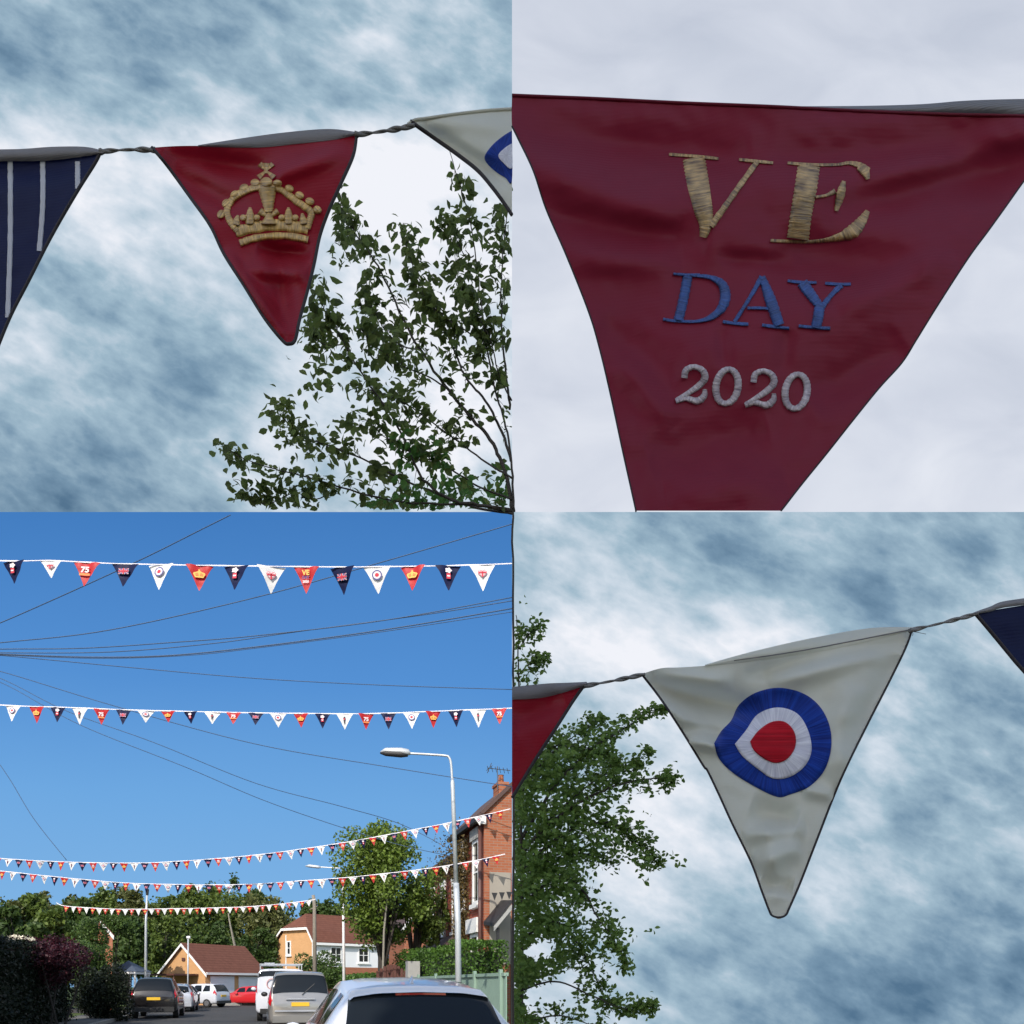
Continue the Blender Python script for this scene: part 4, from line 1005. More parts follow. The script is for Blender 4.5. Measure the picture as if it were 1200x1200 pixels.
mb = MB(); b0 = P(403.5, 1154, 38); b0.z = 0; mb.tube([b0, P(402.5, 1080, 38), P(401.5, 1022, 38)], [.08, .06, .045], 10); mb.smooth = True; mb.build('pole', M['white'], lp)
mb = MB(); mb.tube([P(401.5, 1022, 38), P(400, 1017.5, 38), P(374, 1016, 38)], .025, 8); mb.build('arm', M['white'], lp)
mb = MB(); mb.tube([P(376, 1016.5, 38), P(373, 1016, 38), P(362, 1014.7, 38), P(358, 1015, 38)], [.03, .07, .07, .02], 8); mb.smooth = True; mb.build('lamp_head', M['steelgrey'], lp)
lp = thing('street_lamp', 'grey lamp post before the wood, left of the garage', 'street lamp', P(170.5, 1154, 45)-Vector((0, 0, HC)), 'street lamps')
mb = MB(); b0 = P(170.5, 1154, 45); b0.z = 0; mb.tube([b0, P(171, 1080, 45), P(172.5, 1046, 45)], [.085, .06, .05], 10); mb.smooth = True; mb.build('pole', M['steelgrey'], lp)
mb = MB(); mb.tube([P(172.5, 1049, 45), P(172.5, 1042, 45)], [.07, .10], 8); mb.build('lamp_head', M['dark'], lp)
lp = thing('street_lamp', 'short thin lamp post standing at the gable of the garage', 'street lamp', P(220.5, 1154, 56)-Vector((0, 0, HC)), 'street lamps')
mb = MB(); b0 = P(220, 1154, 56); b0.z = 0; mb.tube([b0, P(220.5, 1100, 56)], .05, 8); mb.smooth = True; mb.build('pole', M['steelgrey'], lp)
mb = MB(); mb.tube([P(219, 1098.5, 56), P(223, 1098.5, 56)], [.09, .09], 8); mb.build('lamp_head', M['white'], lp)
M['polewood'] = plain('weathered pole timber', (.24, .21, .17, 1), .9, .2, 4, bump=.3)
mb = MB(); b0 = P(369, 1154, 48); b0.z = 0; mb.tube([b0, P(368.5, 1060, 48), P(367, 1049, 48)], [.13, .10, .09], 10)
mb.tube([P(363, 1066, 48), P(372, 1062, 48)], .03, 5); mb.smooth = True
tag(mb.build('utility_pole', M['polewood']), 'weathered wooden utility pole at the corner of the cream house', 'pole')

# ---- garage ------------------------------------------------------------------------------------
ga = thing('garage', 'buff brick double garage with brown tiled roof and white doors', 'garage', (-21.2, 59, 0))
C = Vector((-21.2, 59, 0)); e1 = Vector((math.cos(R(65)), math.sin(R(65)), 0)); e2 = Vector((-e1.y, e1.x, 0)); L1, L2 = 5.9, 4.1
zE, zR = 2.35, 4.25
mb = MB(); up = Vector((0, 0, 1))
mb.face([C+e2*L2, C, C+up*zE, C+e2*L2/2+up*zR, C+e2*L2+up*zE])
mb.face([C, C+e1*L1, C+e1*L1+up*zE, C+up*zE]); mb.face([C+e2*L2+e1*L1, C+e2*L2, C+e2*L2+up*zE, C+e2*L2+e1*L1+up*zE])
mb.face([C+e1*L1, C+e1*L1+e2*L2, C+e1*L1+e2*L2+up*zE, C+e1*L1+e2*L2/2+up*zR, C+e1*L1+up*zE]); mb.build('wall', M['buff'], ga)
mb = MB()
for s in (0, 1):
    b0 = C-e2*.3 if s == 0 else C+e2*(L2+.3)
    zl = zE-.3*(zR-zE)/(L2/2)
    mb.box(b0-e1*.2+up*zl, (C+e2*L2/2-b0)+up*(zR-zl), e1*(L1+.4), up*.12)
mb.build('roof', M['tiles'], ga)
mb = MB()
for s in (0, 1):
    b0 = C-e2*.32 if s == 0 else C+e2*(L2+.32)
    mb.box(b0-e1*.24+up*(zE-.42), (C+e2*L2/2-b0)+up*(zR-zE+.3), e1*.035, up*.2)
mb.build('barge_board', M['white'], ga)
mb = MB(); mb.box(C-e2*.34-e1*.18+up*(zE-.24), e1*(L1+.36), e2*.12, up*.16); mb.build('gutter', M['white'], ga)
for k in (0, 1):
    d0 = C+e1*(.45+k*2.75)-e2*.045; mb = MB(); mb.box(d0, e1*2.3, e2*.04, up*2.02)
    dd = mb.build('garage_door', M['whiteclad'], ga)
    mb = MB()
    for j in range(1, 5): mb.box(d0+up*(j*.4)-e2*.012, e1*2.3, e2*.01, up*.02)
    mb.build('rail', M['white'], dd)
mb = MB(); mb.cbox((C+e2*2.0-e1*.03+up*3.2), .3, .06, .22, R(65+90)); mb.build('vent', M['drain'], ga)
mb = MB(); mb.box(C+e2*.6-e1*2.2+up*2.05, e2*3.1, e1*2.16, up*.12); mb.tube([C+e2*.8-e1*2.05, C+e2*.8-e1*2.05+up*2.05], .05, 6); mb.tube([C+e2*3.5-e1*2.05, C+e2*3.5-e1*2.05+up*2.05], .05, 6)
tag(mb.build('carport', M['drain']), 'low brown carport under the gable of the garage', 'carport')
mb = MB(); bb = P(283, 1154, 58); bb.z = 0; mb.tube([bb, bb+up*.95, bb+up*1.0], [.09, .09, .06], 10)
tag(mb.build('bollard', M['dark']), 'black bollard in front of the right garage door', 'bollard')
mb = MB(); mb.box(P(240, 1154, 57.2)-up*HC, (3.6, 1.5, 0), (-.08, .2, 0), (0, 0, .2)); structure(mb.build('kerb', M['kerb']))

# ---- cream house ------------------------------------------------------------------------------
cr_ = thing('cream_house', 'cream and white two storey house with hipped brown roof behind the wooden pole', 'house', (-16.3, 70, 0))
C = P(367, 1154, 70); C.z = 0
el = (P(324, 1154, 72.5)-P(367, 1154, 70)); el.z = 0; er = (P(452, 1154, 75)-P(367, 1154, 70)); er.z = 0
zE, zH, zR = 4.95, 6.15, 7.4
mb = MB(); mb.face([C+el, C, C+up*zE, C+el*.12+up*zH, C+el*.76+up*zH, C+el+up*zE]); mb.build('wall', M['buff'], cr_)
mb = MB(); mb.face([C, C+er, C+er+up*2.9, C+up*2.9]); mb.face([C+er, C+er+el, C+er+el+up*zE, C+er+up*zE]); mb.face([C+el+er, C+el, C+el+up*zE, C+el+er+up*zE]); mb.build('wall', M['brick'], cr_)
mb = MB(); mb.face([C+up*2.9, C+er+up*2.9, C+er+up*zE, C+up*zE]); mb.build('cladding', M['whiteclad'], cr_)
ern = er.normalized(); eln = el.normalized()
mb = MB(); g0 = C-ern*.3-eln*.3; rdg0 = C+el*.45+er*.12+up*zR; rdg1 = C+el*.45+er*1.0+up*zR
a = C+el*.10-ern*.25+up*(zH+.02); b = C+el*.78-ern*.25+up*(zH+.02)
fl_ = C-eln*.35-ern*.25+up*(zE-.05); fr = C-eln*.35+er*1.03+up*(zE-.05); bl_ = C+el+eln*.35-ern*.25+up*(zE-.05); br_ = C+el+eln*.35+er*1.03+up*(zE-.05)
mb.face([b, a, rdg0]); mb.face([fl_, fr, rdg1, rdg0, a]); mb.face([br_, bl_, b, rdg0, rdg1]); mb.build('roof', M['tiles'], cr_)
mb = MB()
for p0, p1 in ((fl_, a), (a, b), (b, bl_), (fl_, fr)): mb.box(p0-ern*.06-up*.22, p1-p0, ern*.05 if p0 is not fl_ or p1 is a else eln*.05, up*.2)
mb.build('barge_board', M['white'], cr_)
nl = Vector((el.y, -el.x, 0)).normalized()
if nl.y > 0: nl = -nl
nr = Vector((er.y, -er.x, 0)).normalized()
if nr.y > 0: nr = -nr
window(cr_, C+el*.70+up*3.9+nl*.005, -eln, (0, 0, 1), .5, 1.2, nl, .1, (0, 1))
window(cr_, C+er*.22+up*3.3+nr*.005, ern, (0, 0, 1), 1.1, 1.3, nr, .1, (1, 1)); window(cr_, C+er*.6+up*3.3+nr*.005, ern, (0, 0, 1), 1.1, 1.3, nr, .1, (1, 1))
mb = MB(); mb.tube([C+el*.72+nl*.05+up*.1, C+el*.72+nl*.05+up*5.6], .05, 6); mb.build('drainpipe', M['white'], cr_); mb = MB(); mb.tube([C+nl*.06+up*.1, C+nl*.06+up*4.8], .06, 6); mb.build('drainpipe', M['white'], cr_)
# left: brick house end and porch
lb = thing('brick_house', 'narrow red brick house end half hidden by trees on the left', 'house', P(122, 1154, 45)-Vector((0, 0, HC)))
mb = MB(); b0 = P(108, 1154, 46); b0.z = 0; b1 = P(132, 1154, 45); b1.z = 0; zt = HC+56*.045
mb.box(b0, b1-b0, (-2.2, 4, 0), (0, 0, zt)); mb.face([b0+up*zt, b1+up*zt, b0+(b1-b0)*.4+up*(zt+.8)]); mb.build('wall', M['brick'], lb)
mb = MB(); mb.box(b1+Vector((.1, -.1, zt-.15)), (b0+(b1-b0)*.35)-b1+up*.85, (0, .06, 0), up*.2)
mb.build('barge_board', M['white'], lb)
mb = MB(); mb.box(b1+Vector((.12, -.05, zt-.02)), (b0+(b1-b0)*.35)-b1+up*.85, (-2.2, 4, 0), up*.1); mb.build('roof', M['tiles'], lb)
po = thing('garden_pavilion', 'small pavilion with slate blue roof and white trim left of the black car', 'pavilion', P(147, 1154, 46)-Vector((0, 0, HC)))
b0 = P(134, 1154, 46); b0.z = 0; M['bluesl'] = plain('slate blue felt', (.06, .08, .12, 1), .7, .2, 3)
mb = MB(); a_ = b0+up*2.0; wv = Vector((1.15, 0, 0)); dv = Vector((0, 1.8, 0))
mb.box(a_-Vector((.1, .1, 0)), wv*1.1, dv*1.1, up*.12); apx = a_+Vector((.35, .9, .75))
fr = [a_+Vector((-.12, -.12, .13)), a_+Vector((1.25, -.12, .13)), a_+Vector((1.25, 1.9, .13)), a_+Vector((-.12, 1.9, .13))]
trim = mb.build('fascia', M['white'], po)
mb = MB()
for i in range(4): mb.face([fr[i], fr[(i+1) % 4], apx])
mb.build('roof', M['bluesl'], po)
for dx, dy in ((0, 0), (1.05, 0), (1.05, 1.7), (0, 1.7)):
    mb = MB(); mb.box(b0+Vector((dx, dy, 0)), (.09, 0, 0), (0, .09, 0), up*2.0); mb.build('post', M['white'], po)
# ---- left side: fence panel, dark hedge, purple shrub
mb_t = thing('garden_fence', 'dark trellis topped fence panel at the bottom left corner', 'fence', W(-6.6, 24))
mb = MB(); a = 18.5; mb.box(W(-6.7, 17, .02), sd*8.7, rd*.04, (0, 0, 1.45)); mb.build('board_panel', M['fence_dark'], mb_t)
mb = MB()
for k in range(40): mb.box(W(-6.68, 17+k*.22, 1.47), sd*.03, rd*.02, (0, 0, .30))
for k in range(3): mb.box(W(-6.655, 17, 1.5+k*.12), sd*8.7, rd*.02, (0, 0, .03))
mb.build('trellis', M['fence_dark'], mb_t)
for a in (17.0, 19.6, 22.3, 25.0):
    mb = MB(); mb.box(W(-6.66, a, 0), sd*.12, rd*.12, (0, 0, 1.9)); mb.build('post', M['fence_dark'], mb_t)
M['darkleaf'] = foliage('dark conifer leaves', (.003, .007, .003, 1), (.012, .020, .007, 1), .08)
M['purple'] = foliage('copper purple leaves', (.018, .004, .008, 1), (.06, .010, .02, 1), .15)
M['bushleaf'] = foliage('bush leaves', (.02, .05, .012, 1), (.09, .15, .03, 1), .25)
def bush(name, label, cat, c, rx, ry, rz, n, size, mat, seed, group=None, stem=True):
    r_ = random.Random(seed); c = Vector(c); base = Vector((c.x, c.y, 0))
    t = thing(name, label, cat, base, group)
    mb = MB()
    lobes = [(Vector((r_.gauss(0, .5), r_.gauss(0, .5), r_.uniform(-.6, .6))), r_.uniform(.45, .7)) for _ in range(14)]
    for i in range(n):
        lc, lr = lobes[i % 14]
        v = Vector((r_.gauss(0, 1), r_.gauss(0, 1), r_.gauss(0, 1))).normalized()*lr*r_.uniform(.7, 1.05)+lc
        q = Vector((c.x+v.x*rx*.8, c.y+v.y*ry*.8, c.z+v.z*rz*.8))
        if q.z < .03: q.z = r_.uniform(.03, .4)
        mb.tri(q, size*r_.uniform(.6, 1.3), r_)
    mb.build('foliage', mat, t)
    mb = MB()
    for k in range(5): mb.tube([base+Vector((r_.gauss(0, .1)*rx, r_.gauss(0, .1)*ry, -.05)), c+Vector((r_.gauss(0, .35)*rx, r_.gauss(0, .35)*ry, r_.uniform(0, .5)*rz))], [.05, .015], 6)
    mb.build('stem', M['bark'], t)
    return t
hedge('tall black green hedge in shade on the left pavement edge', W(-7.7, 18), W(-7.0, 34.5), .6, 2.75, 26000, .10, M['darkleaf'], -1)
bush('shrub', 'copper purple shrub rising over the dark hedge on the left', 'shrub', P(60, 1126, 27.5), 1.6, 1.3, .95, 9000, .09, M['purple'], 3)
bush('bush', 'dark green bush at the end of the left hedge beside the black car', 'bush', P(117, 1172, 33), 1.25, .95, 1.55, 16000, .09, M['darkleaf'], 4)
bush('bush', 'green leafy shrub below the narrow brick house end', 'bush', P(104, 1132, 36), .85, .9, 1.3, 6000, .10, M['bushleaf'], 6)
bush('bush', 'tall light green shrub covering the left side of the narrow brick house end', 'bush', P(103, 1108, 42), .9, .9, 1.6, 6000, .11, M['bushleaf'], 26)
bush('bush', 'loose shrub growing across the roof of the narrow brick house end', 'bush', P(131, 1086, 49), 1.1, .5, .8, 3500, .13, M['bushleaf'], 27)
bush('bush', 'cream blossoming bush behind the dark hedge at the far left', 'bush', P(22, 1106, 33), .9, .9, .35, 900, .13, plain('cream blossom', (.65, .6, .48, 1), .8, .1, 4), 16)
bush('bush', 'dark shrub at the foot of the cream house', 'bush', P(372, 1130, 62)-Vector((0, 0, .3)), 1.7, 1.2, 1.5, 5000, .16, M['bushleaf'], 8)
bush('bush', 'round shrub left of the white lamp post, lit yellow green', 'bush', P(391, 1146, 52), .8, 1.2, .9, 3500, .14, M['bushleaf'], 9)
# unseen houses added out of frame to throw shade over the viewer and the left hedge
def shade_house(label, x0, x1, y0, y1, zE, zR):
    t = thing('brick_house', label, 'house', ((x0+x1)/2, (y0+y1)/2, 0))
    mb = MB(); mb.box((x0, y0, 0), (x1-x0, 0, 0), (0, y1-y0, 0), (0, 0, zE)); ym = (y0+y1)/2
    mb.face([(x0, y0, zE), (x0, y1, zE), (x0, ym, zR)]); mb.face([(x1, y0, zE), (x1, y1, zE), (x1, ym, zR)]); mb.build('wall', M['brick'], t)
    mb = MB(); mb.face([(x0-.3, y0-.4, zE-.1), (x1+.3, y0-.4, zE-.1), (x1+.3, ym, zR+.1), (x0-.3, ym, zR+.1)]); mb.face([(x0-.3, y1+.4, zE-.1), (x1+.3, y1+.4, zE-.1), (x1+.3, ym, zR+.1), (x0-.3, ym, zR+.1)])
    mb.build('roof', M['tiles'], t)
    k = int((x1-x0)/3)
    for fl2 in range(int(zE/2.8)):
        for i in range(k): window(t, (x0+1+i*3, y1+.002, .9+fl2*2.8), (1, 0, 0), (0, 0, 1), 1.2, 1.4, (0, 1, 0))
    return t
shade_house('added unseen tall narrow brick block behind the viewer, shading the near pennants', -4.4, .5, -13, -6, 11.0, 16.2)
shade_house('added unseen brick house on the left, shading the dark hedge from outside the view', -22.5, -12.2, 10, 18.5, 7.6, 10.2)
# ---- cars --------------------------------------------------------------------------------------
def paint(name, c, metal=.2): return plain(name, c, .28, .03, 1, metal=metal, coat=.8)
M['p_white'] = paint('white car paint', (.62, .64, .70, 1), 0); M['p_silver'] = paint('silver car paint', (.30, .29, .28, 1), .5)
M['p_black'] = paint('black car paint', (.008, .007, .008, 1)); M['p_red'] = paint('red car paint', (.50, .015, .02, 1), 0)
M['p_pale'] = paint('pale silver paint', (.45, .47, .52, 1), .3)
M['cglass'] = M['glass']; M['tyre'] = plain('tyre rubber', (.015, .015, .016, 1), .85, .2, 9)
M['rim'] = plain('alloy rim', (.35, .35, .37, 1), .35, .1, 3, metal=.7)
M['taillamp'] = plain('red lamp plastic', (.45, .008, .012, 1), .15, .1, 3, coat=1)
M['plate'] = plain('yellow number plate', (.75, .45, .03, 1), .4, .05, 3); M['trimblack'] = plain('black plastic trim', (.02, .02, .021, 1), .5, .1, 6)
M['headlamp'] = plain('clear lamp plastic', (.55, .57, .6, 1), .1, .1, 3, coat=1)
SPEC = {  # along, half width, sill z, belt z, half width of top, top z
 'hatch': [(0, .74, .38, .70, .60, .74), (.05, .84, .28, .90, .68, .98), (.22, .88, .24, .97, .65, 1.18), (.42, .895, .22, .98, .62, 1.345), (.75, .90, .2, .97, .61, 1.405), (1.4, .90, .2, .96, .61, 1.47), (2.1, .90, .2, .94, .60, 1.45),
           (2.65, .90, .2, .93, .60, 1.36), (3.2, .90, .2, .93, .70, 1.02), (3.7, .89, .2, .86, .74, .90), (4.15, .84, .25, .68, .68, .74), (4.3, .72, .35, .52, .58, .56)],
 'mpv': [(0, .78, .36, .80, .70, .84), (.05, .88, .28, .98, .80, 1.06), (.14, .91, .25, 1.05, .78, 1.42), (.28, .92, .24, 1.06, .74, 1.72), (.6, .92, .22, 1.05, .73, 1.80), (1.6, .92, .2, 1.03, .73, 1.83), (2.5, .92, .2, 1.0, .70, 1.78),
         (3.0, .92, .2, 1.0, .68, 1.55), (3.45, .91, .2, .98, .74, 1.1), (3.9, .88, .22, .85, .74, .92), (4.25, .82, .3, .6, .65, .66)],
 'van': [(0, .86, .42, 1.1, .80, 1.16), (.04, .94, .36, 1.2, .88, 1.5), (.10, .96, .34, 1.22, .86, 1.95), (.3, .97, .32, 1.22, .84, 2.02), (1.5, .97, .3, 1.2, .84, 2.05), (3.0, .97, .3, 1.15, .82, 2.02), (3.5, .96, .3, 1.12, .78, 1.9),
         (4.1, .95, .3, 1.1, .80, 1.3), (4.6, .92, .3, 1.0, .78, 1.08), (5.0, .85, .35, .7, .7, .75)],
 'suv': [(0, .76, .42, .86, .66, .90), (.05, .88, .32, 1.0, .74, 1.08), (.2, .92, .3, 1.06, .70, 1.42), (.42, .93, .28, 1.07, .67, 1.66), (.9, .93, .28, 1.06, .67, 1.71), (1.8, .93, .28, 1.04, .67, 1.71), (2.5, .93, .28, 1.02, .65, 1.62),
         (3.15, .93, .28, 1.02, .74, 1.14), (3.8, .91, .28, .95, .76, 1.0), (4.4, .86, .32, .7, .7, .78)]}
def car(name, label, kind, base, ang, pm, group=None, cat='car', scale=1.0, back_window=True, rails=False):
    """base: middle of the rear end on the ground, ang: heading"""
    base = Vector(base); hd = Vector((math.cos(ang), math.sin(ang), 0)); rt = Vector((hd.y, -hd.x, 0)); up = Vector((0, 0, 1))
    t = thing(name, label, cat, base, group)
    st = smooth_line(SPEC[kind], 5)
    Lc = st[-1][0]
    def sec(s):
        y, hw, zs, zb, tw, zt = s
        half = [(0, zs-.02), (hw*.9, zs), (hw*.985, zs+.12), (hw, (zs+zb)/2+.05), (hw*.985, zb-.06), (hw*.965, zb), (tw+(hw*.965-tw)*.45, zb+(zt-zb)*.5), (tw, zt-(zt-zb)*.12-.012), (tw*.93, zt-.018), (tw*.6, zt+.012), (0, zt+.022)]
        return half
    NV = 10
    def SP(u, v, lift=0.0):
        """u index along (float), v in -10..10 around (positive right side)"""
        i = max(0, min(len(st)-1.0001, u)); k = int(i); f = i-k
        s = tuple(a+(b-a)*f for a, b in zip(st[k], st[k+1]))
        h = sec(s); av = abs(v); j = min(int(av), NV-1); g = av-j
        x = h[j][0]+(h[j+1][0]-h[j][0])*g; z = h[j][1]+(h[j+1][1]-h[j][1])*g
        x = x if v >= 0 else -x
        return base+rt*x*scale+hd*s[0]*scale+up*z*scale
    def nrm(u, v):
        a = SP(u+.3, v)-SP(u-.3, v); b = SP(u, v+.15)-SP(u, v-.15); n = b.cross(a)
        return n.normalized() if n.length > 1e-9 else up
    mb = MB(); vs = [x/2 for x in range(-20, 1)]+[x/2 for x in range(1, 21)]
    # v runs from belly up the left side (-) ... stitch as left half then right half
    def ring(u):
        L = [SP(u, -v/2) for v in range(0, 21)]; Rr = [SP(u, v/2) for v in range(19, 0, -1)]
        return L+Rr
    rows = [ring(u) for u in range(len(st))]
    n0 = len(mb.v)
    for r in rows: mb.v.extend(r)
    W_ = len(rows[0])
    for i in range(len(rows)-1):
        for j in range(W_):
            a = i*W_+j; b = i*W_+(j+1) % W_
            mb.f.append([a, a+W_, b+W_, b]); mb.m.append(0)
    for i in (0, len(rows)-1):
        c = sum(rows[i], Vector())/W_; k = len(mb.v); mb.v.append(c)
        for j in range(W_): mb.f.append([i*W_+j, i*W_+(j+1) % W_, k]); mb.m.append(0)
    mb.smooth = True
    body = mb.build('body', pm, t)
    def side(v): return v
    def panel(nm, mat, corners, lift, nu=10, nv=8, parent=t):
        """corners: (u,v) of 4 corners, bilinear over the body surface"""
        m = MB(); r = []
        for i in range(nu+1):
            f = i/nu; q = []
            for j in range(nv+1):
                g = j/nv
                a = [corners[0][k]*(1-f)+corners[1][k]*f for k in (0, 1)]; b = [corners[3][k]*(1-f)+corners[2][k]*f for k in (0, 1)]
                u = a[0]*(1-g)+b[0]*g; v = a[1]*(1-g)+b[1]*g
                pt = SP(u, v); n_ = nrm(u, v)
                c = base+hd*Lc*.5*scale+up*.7*scale
                if n_.dot(pt-c) < 0: n_ = -n_
                q.append(pt+n_*lift)
            r.append(q)
        m.grid(r); m.smooth = True
        return m.build(nm, mat, parent)
    def ui(y):  # station index of a length
        for k in range(len(st)-1):
            if st[k][0] <= y <= st[k+1][0]: return k+(y-st[k][0])/(st[k+1][0]-st[k][0]+1e-9)
        return len(st)-1
    tz = {'hatch': (.10, .40, 2.72, 3.12), 'mpv': (.075, .26, 2.95, 3.4), 'van': (.06, .095, 3.55, 4.05), 'suv': (.08, .40, 2.6, 3.1)}[kind]
    if back_window:
        u0, u1 = ui(tz[0]), ui(tz[1])
        m = MB(); r = []
        for i in range(13):
            u = u0+(u1-u0)*i/12; q = []
            for j in range(17):
                v = -7.4+ (j/16)*2*0
                k = j/16*2-1; sv = (10-abs(k)*2.9)*(1 if k >= 0 else -1)
                if k == 0: sv = 10
                pt = SP(u, sv); q.append(pt-hd*.012+up*.008)
            r.append(q)
        m.grid(r); m.smooth = True
        m.build('rear_window', M['cglass'], t)
    for sgn in (-1, 1):
        segs = {'hatch': ((.62, 1.05), (1.12, 1.95), (2.03, 2.75)), 'mpv': ((.4, 1.15), (1.25, 2.1), (2.2, 3.0)), 'van': ((3.0, 3.75),), 'suv': ((.55, 1.15), (1.25, 2.0), (2.08, 2.8))}[kind]
        for a_, b_ in segs: panel('side_window', M['cglass'], [(ui(a_), sgn*5.35), (ui(b_), sgn*5.35), (ui(b_-.12), sgn*6.9), (ui(a_+.1), sgn*6.9)], .008)
        zb = .55 if kind == 'hatch' else .7
        if kind == 'mpv': panel('tail_light', M['taillamp'], [(ui(.03), sgn*3.6), (ui(.24), sgn*3.6), (ui(.24), sgn*6.0), (ui(.03), sgn*6.0)], .018)
        else: panel('tail_light', M['taillamp'], [(ui(.02), sgn*3.9), (ui(.26), sgn*4.3), (ui(.24), sgn*6.0), (ui(.05), sgn*6.0)], .014)
        hl = Lc
        panel('headlight', M['headlamp'], [(ui(hl-.42), sgn*4.2), (ui(hl-.08), sgn*4.2), (ui(hl-.08), sgn*5.2), (ui(hl-.42), sgn*5.2)], .012)
        mm = MB(); um = ui(tz[2]-.05); pt = SP(um, sgn*5.2); mm.ell(pt+rt*sgn*.14+up*(.05 if kind != 'hatch' else -.04), .11, .07, .08, 10, 6); mm.smooth = True; mm.build('wing_mirror', pm if kind != 'mpv' else M['trimblack'], t)
        for wy in (.78, Lc-.82):
            w = base+hd*wy*scale+rt*sgn*(.80*scale)+up*.32*scale
            m = MB(); m.tube([w-rt*sgn*.10, w-rt*sgn*.09, w+rt*sgn*.10, w+rt*sgn*.115], [.28*scale, .32*scale, .32*scale, .28*scale], 22); wh = m.build('wheel', M['tyre'], t)
            m = MB(); m.tube([w+rt*sgn*.10, w+rt*sgn*.121], [.21*scale, .19*scale], 18); m.build('rim', M['rim'], wh)
    panel('windscreen', M['cglass'], [(ui(tz[2]), -7.3), (ui(tz[3]), -7.3), (ui(tz[3]), -9.99), (ui(tz[2]), -9.99)], .01)
    panel('windscreen', M['cglass'], [(ui(tz[2]), 7.3), (ui(tz[3]), 7.3), (ui(tz[3]), 9.99), (ui(tz[2]), 9.99)], .01)
    zp = .78 if kind in ('suv', 'mpv') else .62
    m = MB(); m.box(base-hd*.03-rt*.26+up*(zp*scale), rt*.52, hd*.035, up*.12); m.build('number_plate', M['plate'], t)
    m = MB(); m.box(base-hd*.09-rt*.80*scale+up*.30*scale, rt*1.6*scale, hd*.16, up*.20*scale); m.build('bumper', M['trimblack'] if kind in ('van', 'suv') else pm, t)
    return t, SP, ui, (hd, rt, up, base)
sa = math.atan2(sd.y, sd.x)
# near white hatchback
CB0 = Vector((-.69, 7.05, 0))
t, SPf, ui, (hd, rt, up_, b_) = car('parked_car', 'white hatchback parked nearest, only its roof and rear window in view', 'hatch', CB0, sa+.0, M['p_white'], 'parked cars', scale=1.0)
mb = MB(); r = []   # spoiler lip over the window
for i in range(9):
    q = []
    for j in range(25):
        k = j/24*2-1; sv = (10-abs(k)*2.75)*(1 if k >= 0 else -1)
        pt = SPf(ui(.62-.034*i), sv if k else 10); pt = pt+up_*(.012+.010*math.sin(i/8*math.pi))
        if i >= 7: pt = SPf(ui(.62-.034*6), sv if k else 10)-hd*(.045*(i-6))+up_*(-.004*(i-6))
        q.append(pt)
    r.append(q)
mb.grid(r); mb.smooth = True; mb.build('spoiler', M['p_white'], t)
mb = MB(); q0 = SPf(ui(.40), 10)-hd*.06-up_*.006; mb.box(q0-rt*.22, rt*.44, hd*.03, -up_*.022); mb.build('brake_light', M['taillamp'], t)
fn = SPf(ui(.78), 10)
mb = MB(); rows = []
for i in range(8):
    f_ = i/7; hgt = .075*math.sin(f_*math.pi*.5)**.8; y_ = .16-.17*f_; wv = .028*(1-f_*.5)
    rows.append([fn+hd*y_-rt*wv*(1-f_*.1), fn+hd*(y_-.01)+up_*hgt, fn+hd*y_+rt*wv])
mb.grid(rows); mb.face([rows[-1][0], rows[-1][1], rows[-1][2]]); mb.smooth = True; mb.build('roof_aerial', M['p_white'], t)
# silver people carrier
t, SPf, ui, fr = car('parked_car', 'silver grey people carrier with yellow plate parked at the right kerb', 'mpv', P(352, 1154, 25.4)-Vector((0, 0, HC)), sa, M['p_silver'], 'parked cars')
hd, rt, up_, b_ = fr
mb = MB(); mb.box(b_-hd*.06+up_*.62-rt*.74, rt*1.48, hd*.05, up_*.05); mb.build('bumper_strip', M['p_pale'], t)
mb = MB(); mb.box(b_-hd*.05+up_*.98-rt*.42, rt*.84, hd*.04, up_*.04); mb.build('handle_strip', M['p_pale'], t)
mb = MB(); mb.tube([b_+hd*.02+up_*1.12+rt*.05, b_+hd*.14+up_*1.45+rt*.42], .014, 5); mb.build('wiper', M['trimblack'], t)
# white van
t, SPf, ui, fr = car('parked_van', 'white van with roof rack parked beyond the silver people carrier', 'van', P(330, 1154, 33)-Vector((0, 0, HC)), sa, M['p_white'], None, 'van')
hd, rt, up_, b_ = fr
rk = MB()
for k in range(4): rk.tube([b_+hd*(.5+k*.8)-rt*.8+up_*2.22, b_+hd*(.5+k*.8)+rt*.8+up_*2.22], .025, 6)
for s in (-.8, .8, 0): rk.tube([b_+hd*.3+rt*s+up_*2.22, b_+hd*3.1+rt*s+up_*2.22], .022, 6)
for k in (0, 3):
    for s in (-.78, .78): rk.tube([b_+hd*(.5+k*.8)+rt*s+up_*2.02, b_+hd*(.5+k*.8)+rt*s+up_*2.22], .02, 6)
rk.build('roof_rack', M['steelgrey'], t)
mb = MB()
for i in range(20):
    a0 = 2*math.pi*i/24+.6; a1 = 2*math.pi*(i+1)/24+.6
    c = b_-hd*.004-rt*.35+up_*1.45
    mb.tube([c+rt*.2*math.cos(a0)+up_*.2*math.sin(a0), c+rt*.2*math.cos(a1)+up_*.2*math.sin(a1)], .018, 5)
mb.build('ring_mark', plain('faded pink ring', (.6, .30, .28, 1), .5), t)
mb = MB(); lc = b_+hd*.9-rt*.6+up_*2.28
for s in (0, .34): mb.tube([lc+rt*s, lc+rt*s+hd*2.2+up_*.05], .02, 6)
for k in range(8): mb.tube([lc+hd*(.1+k*.28), lc+rt*.34+hd*(.1+k*.28)], .013, 5)
tag(mb.build('ladder', M['steelgrey']), 'metal ladder lying on the roof rack of the white van', 'ladder')
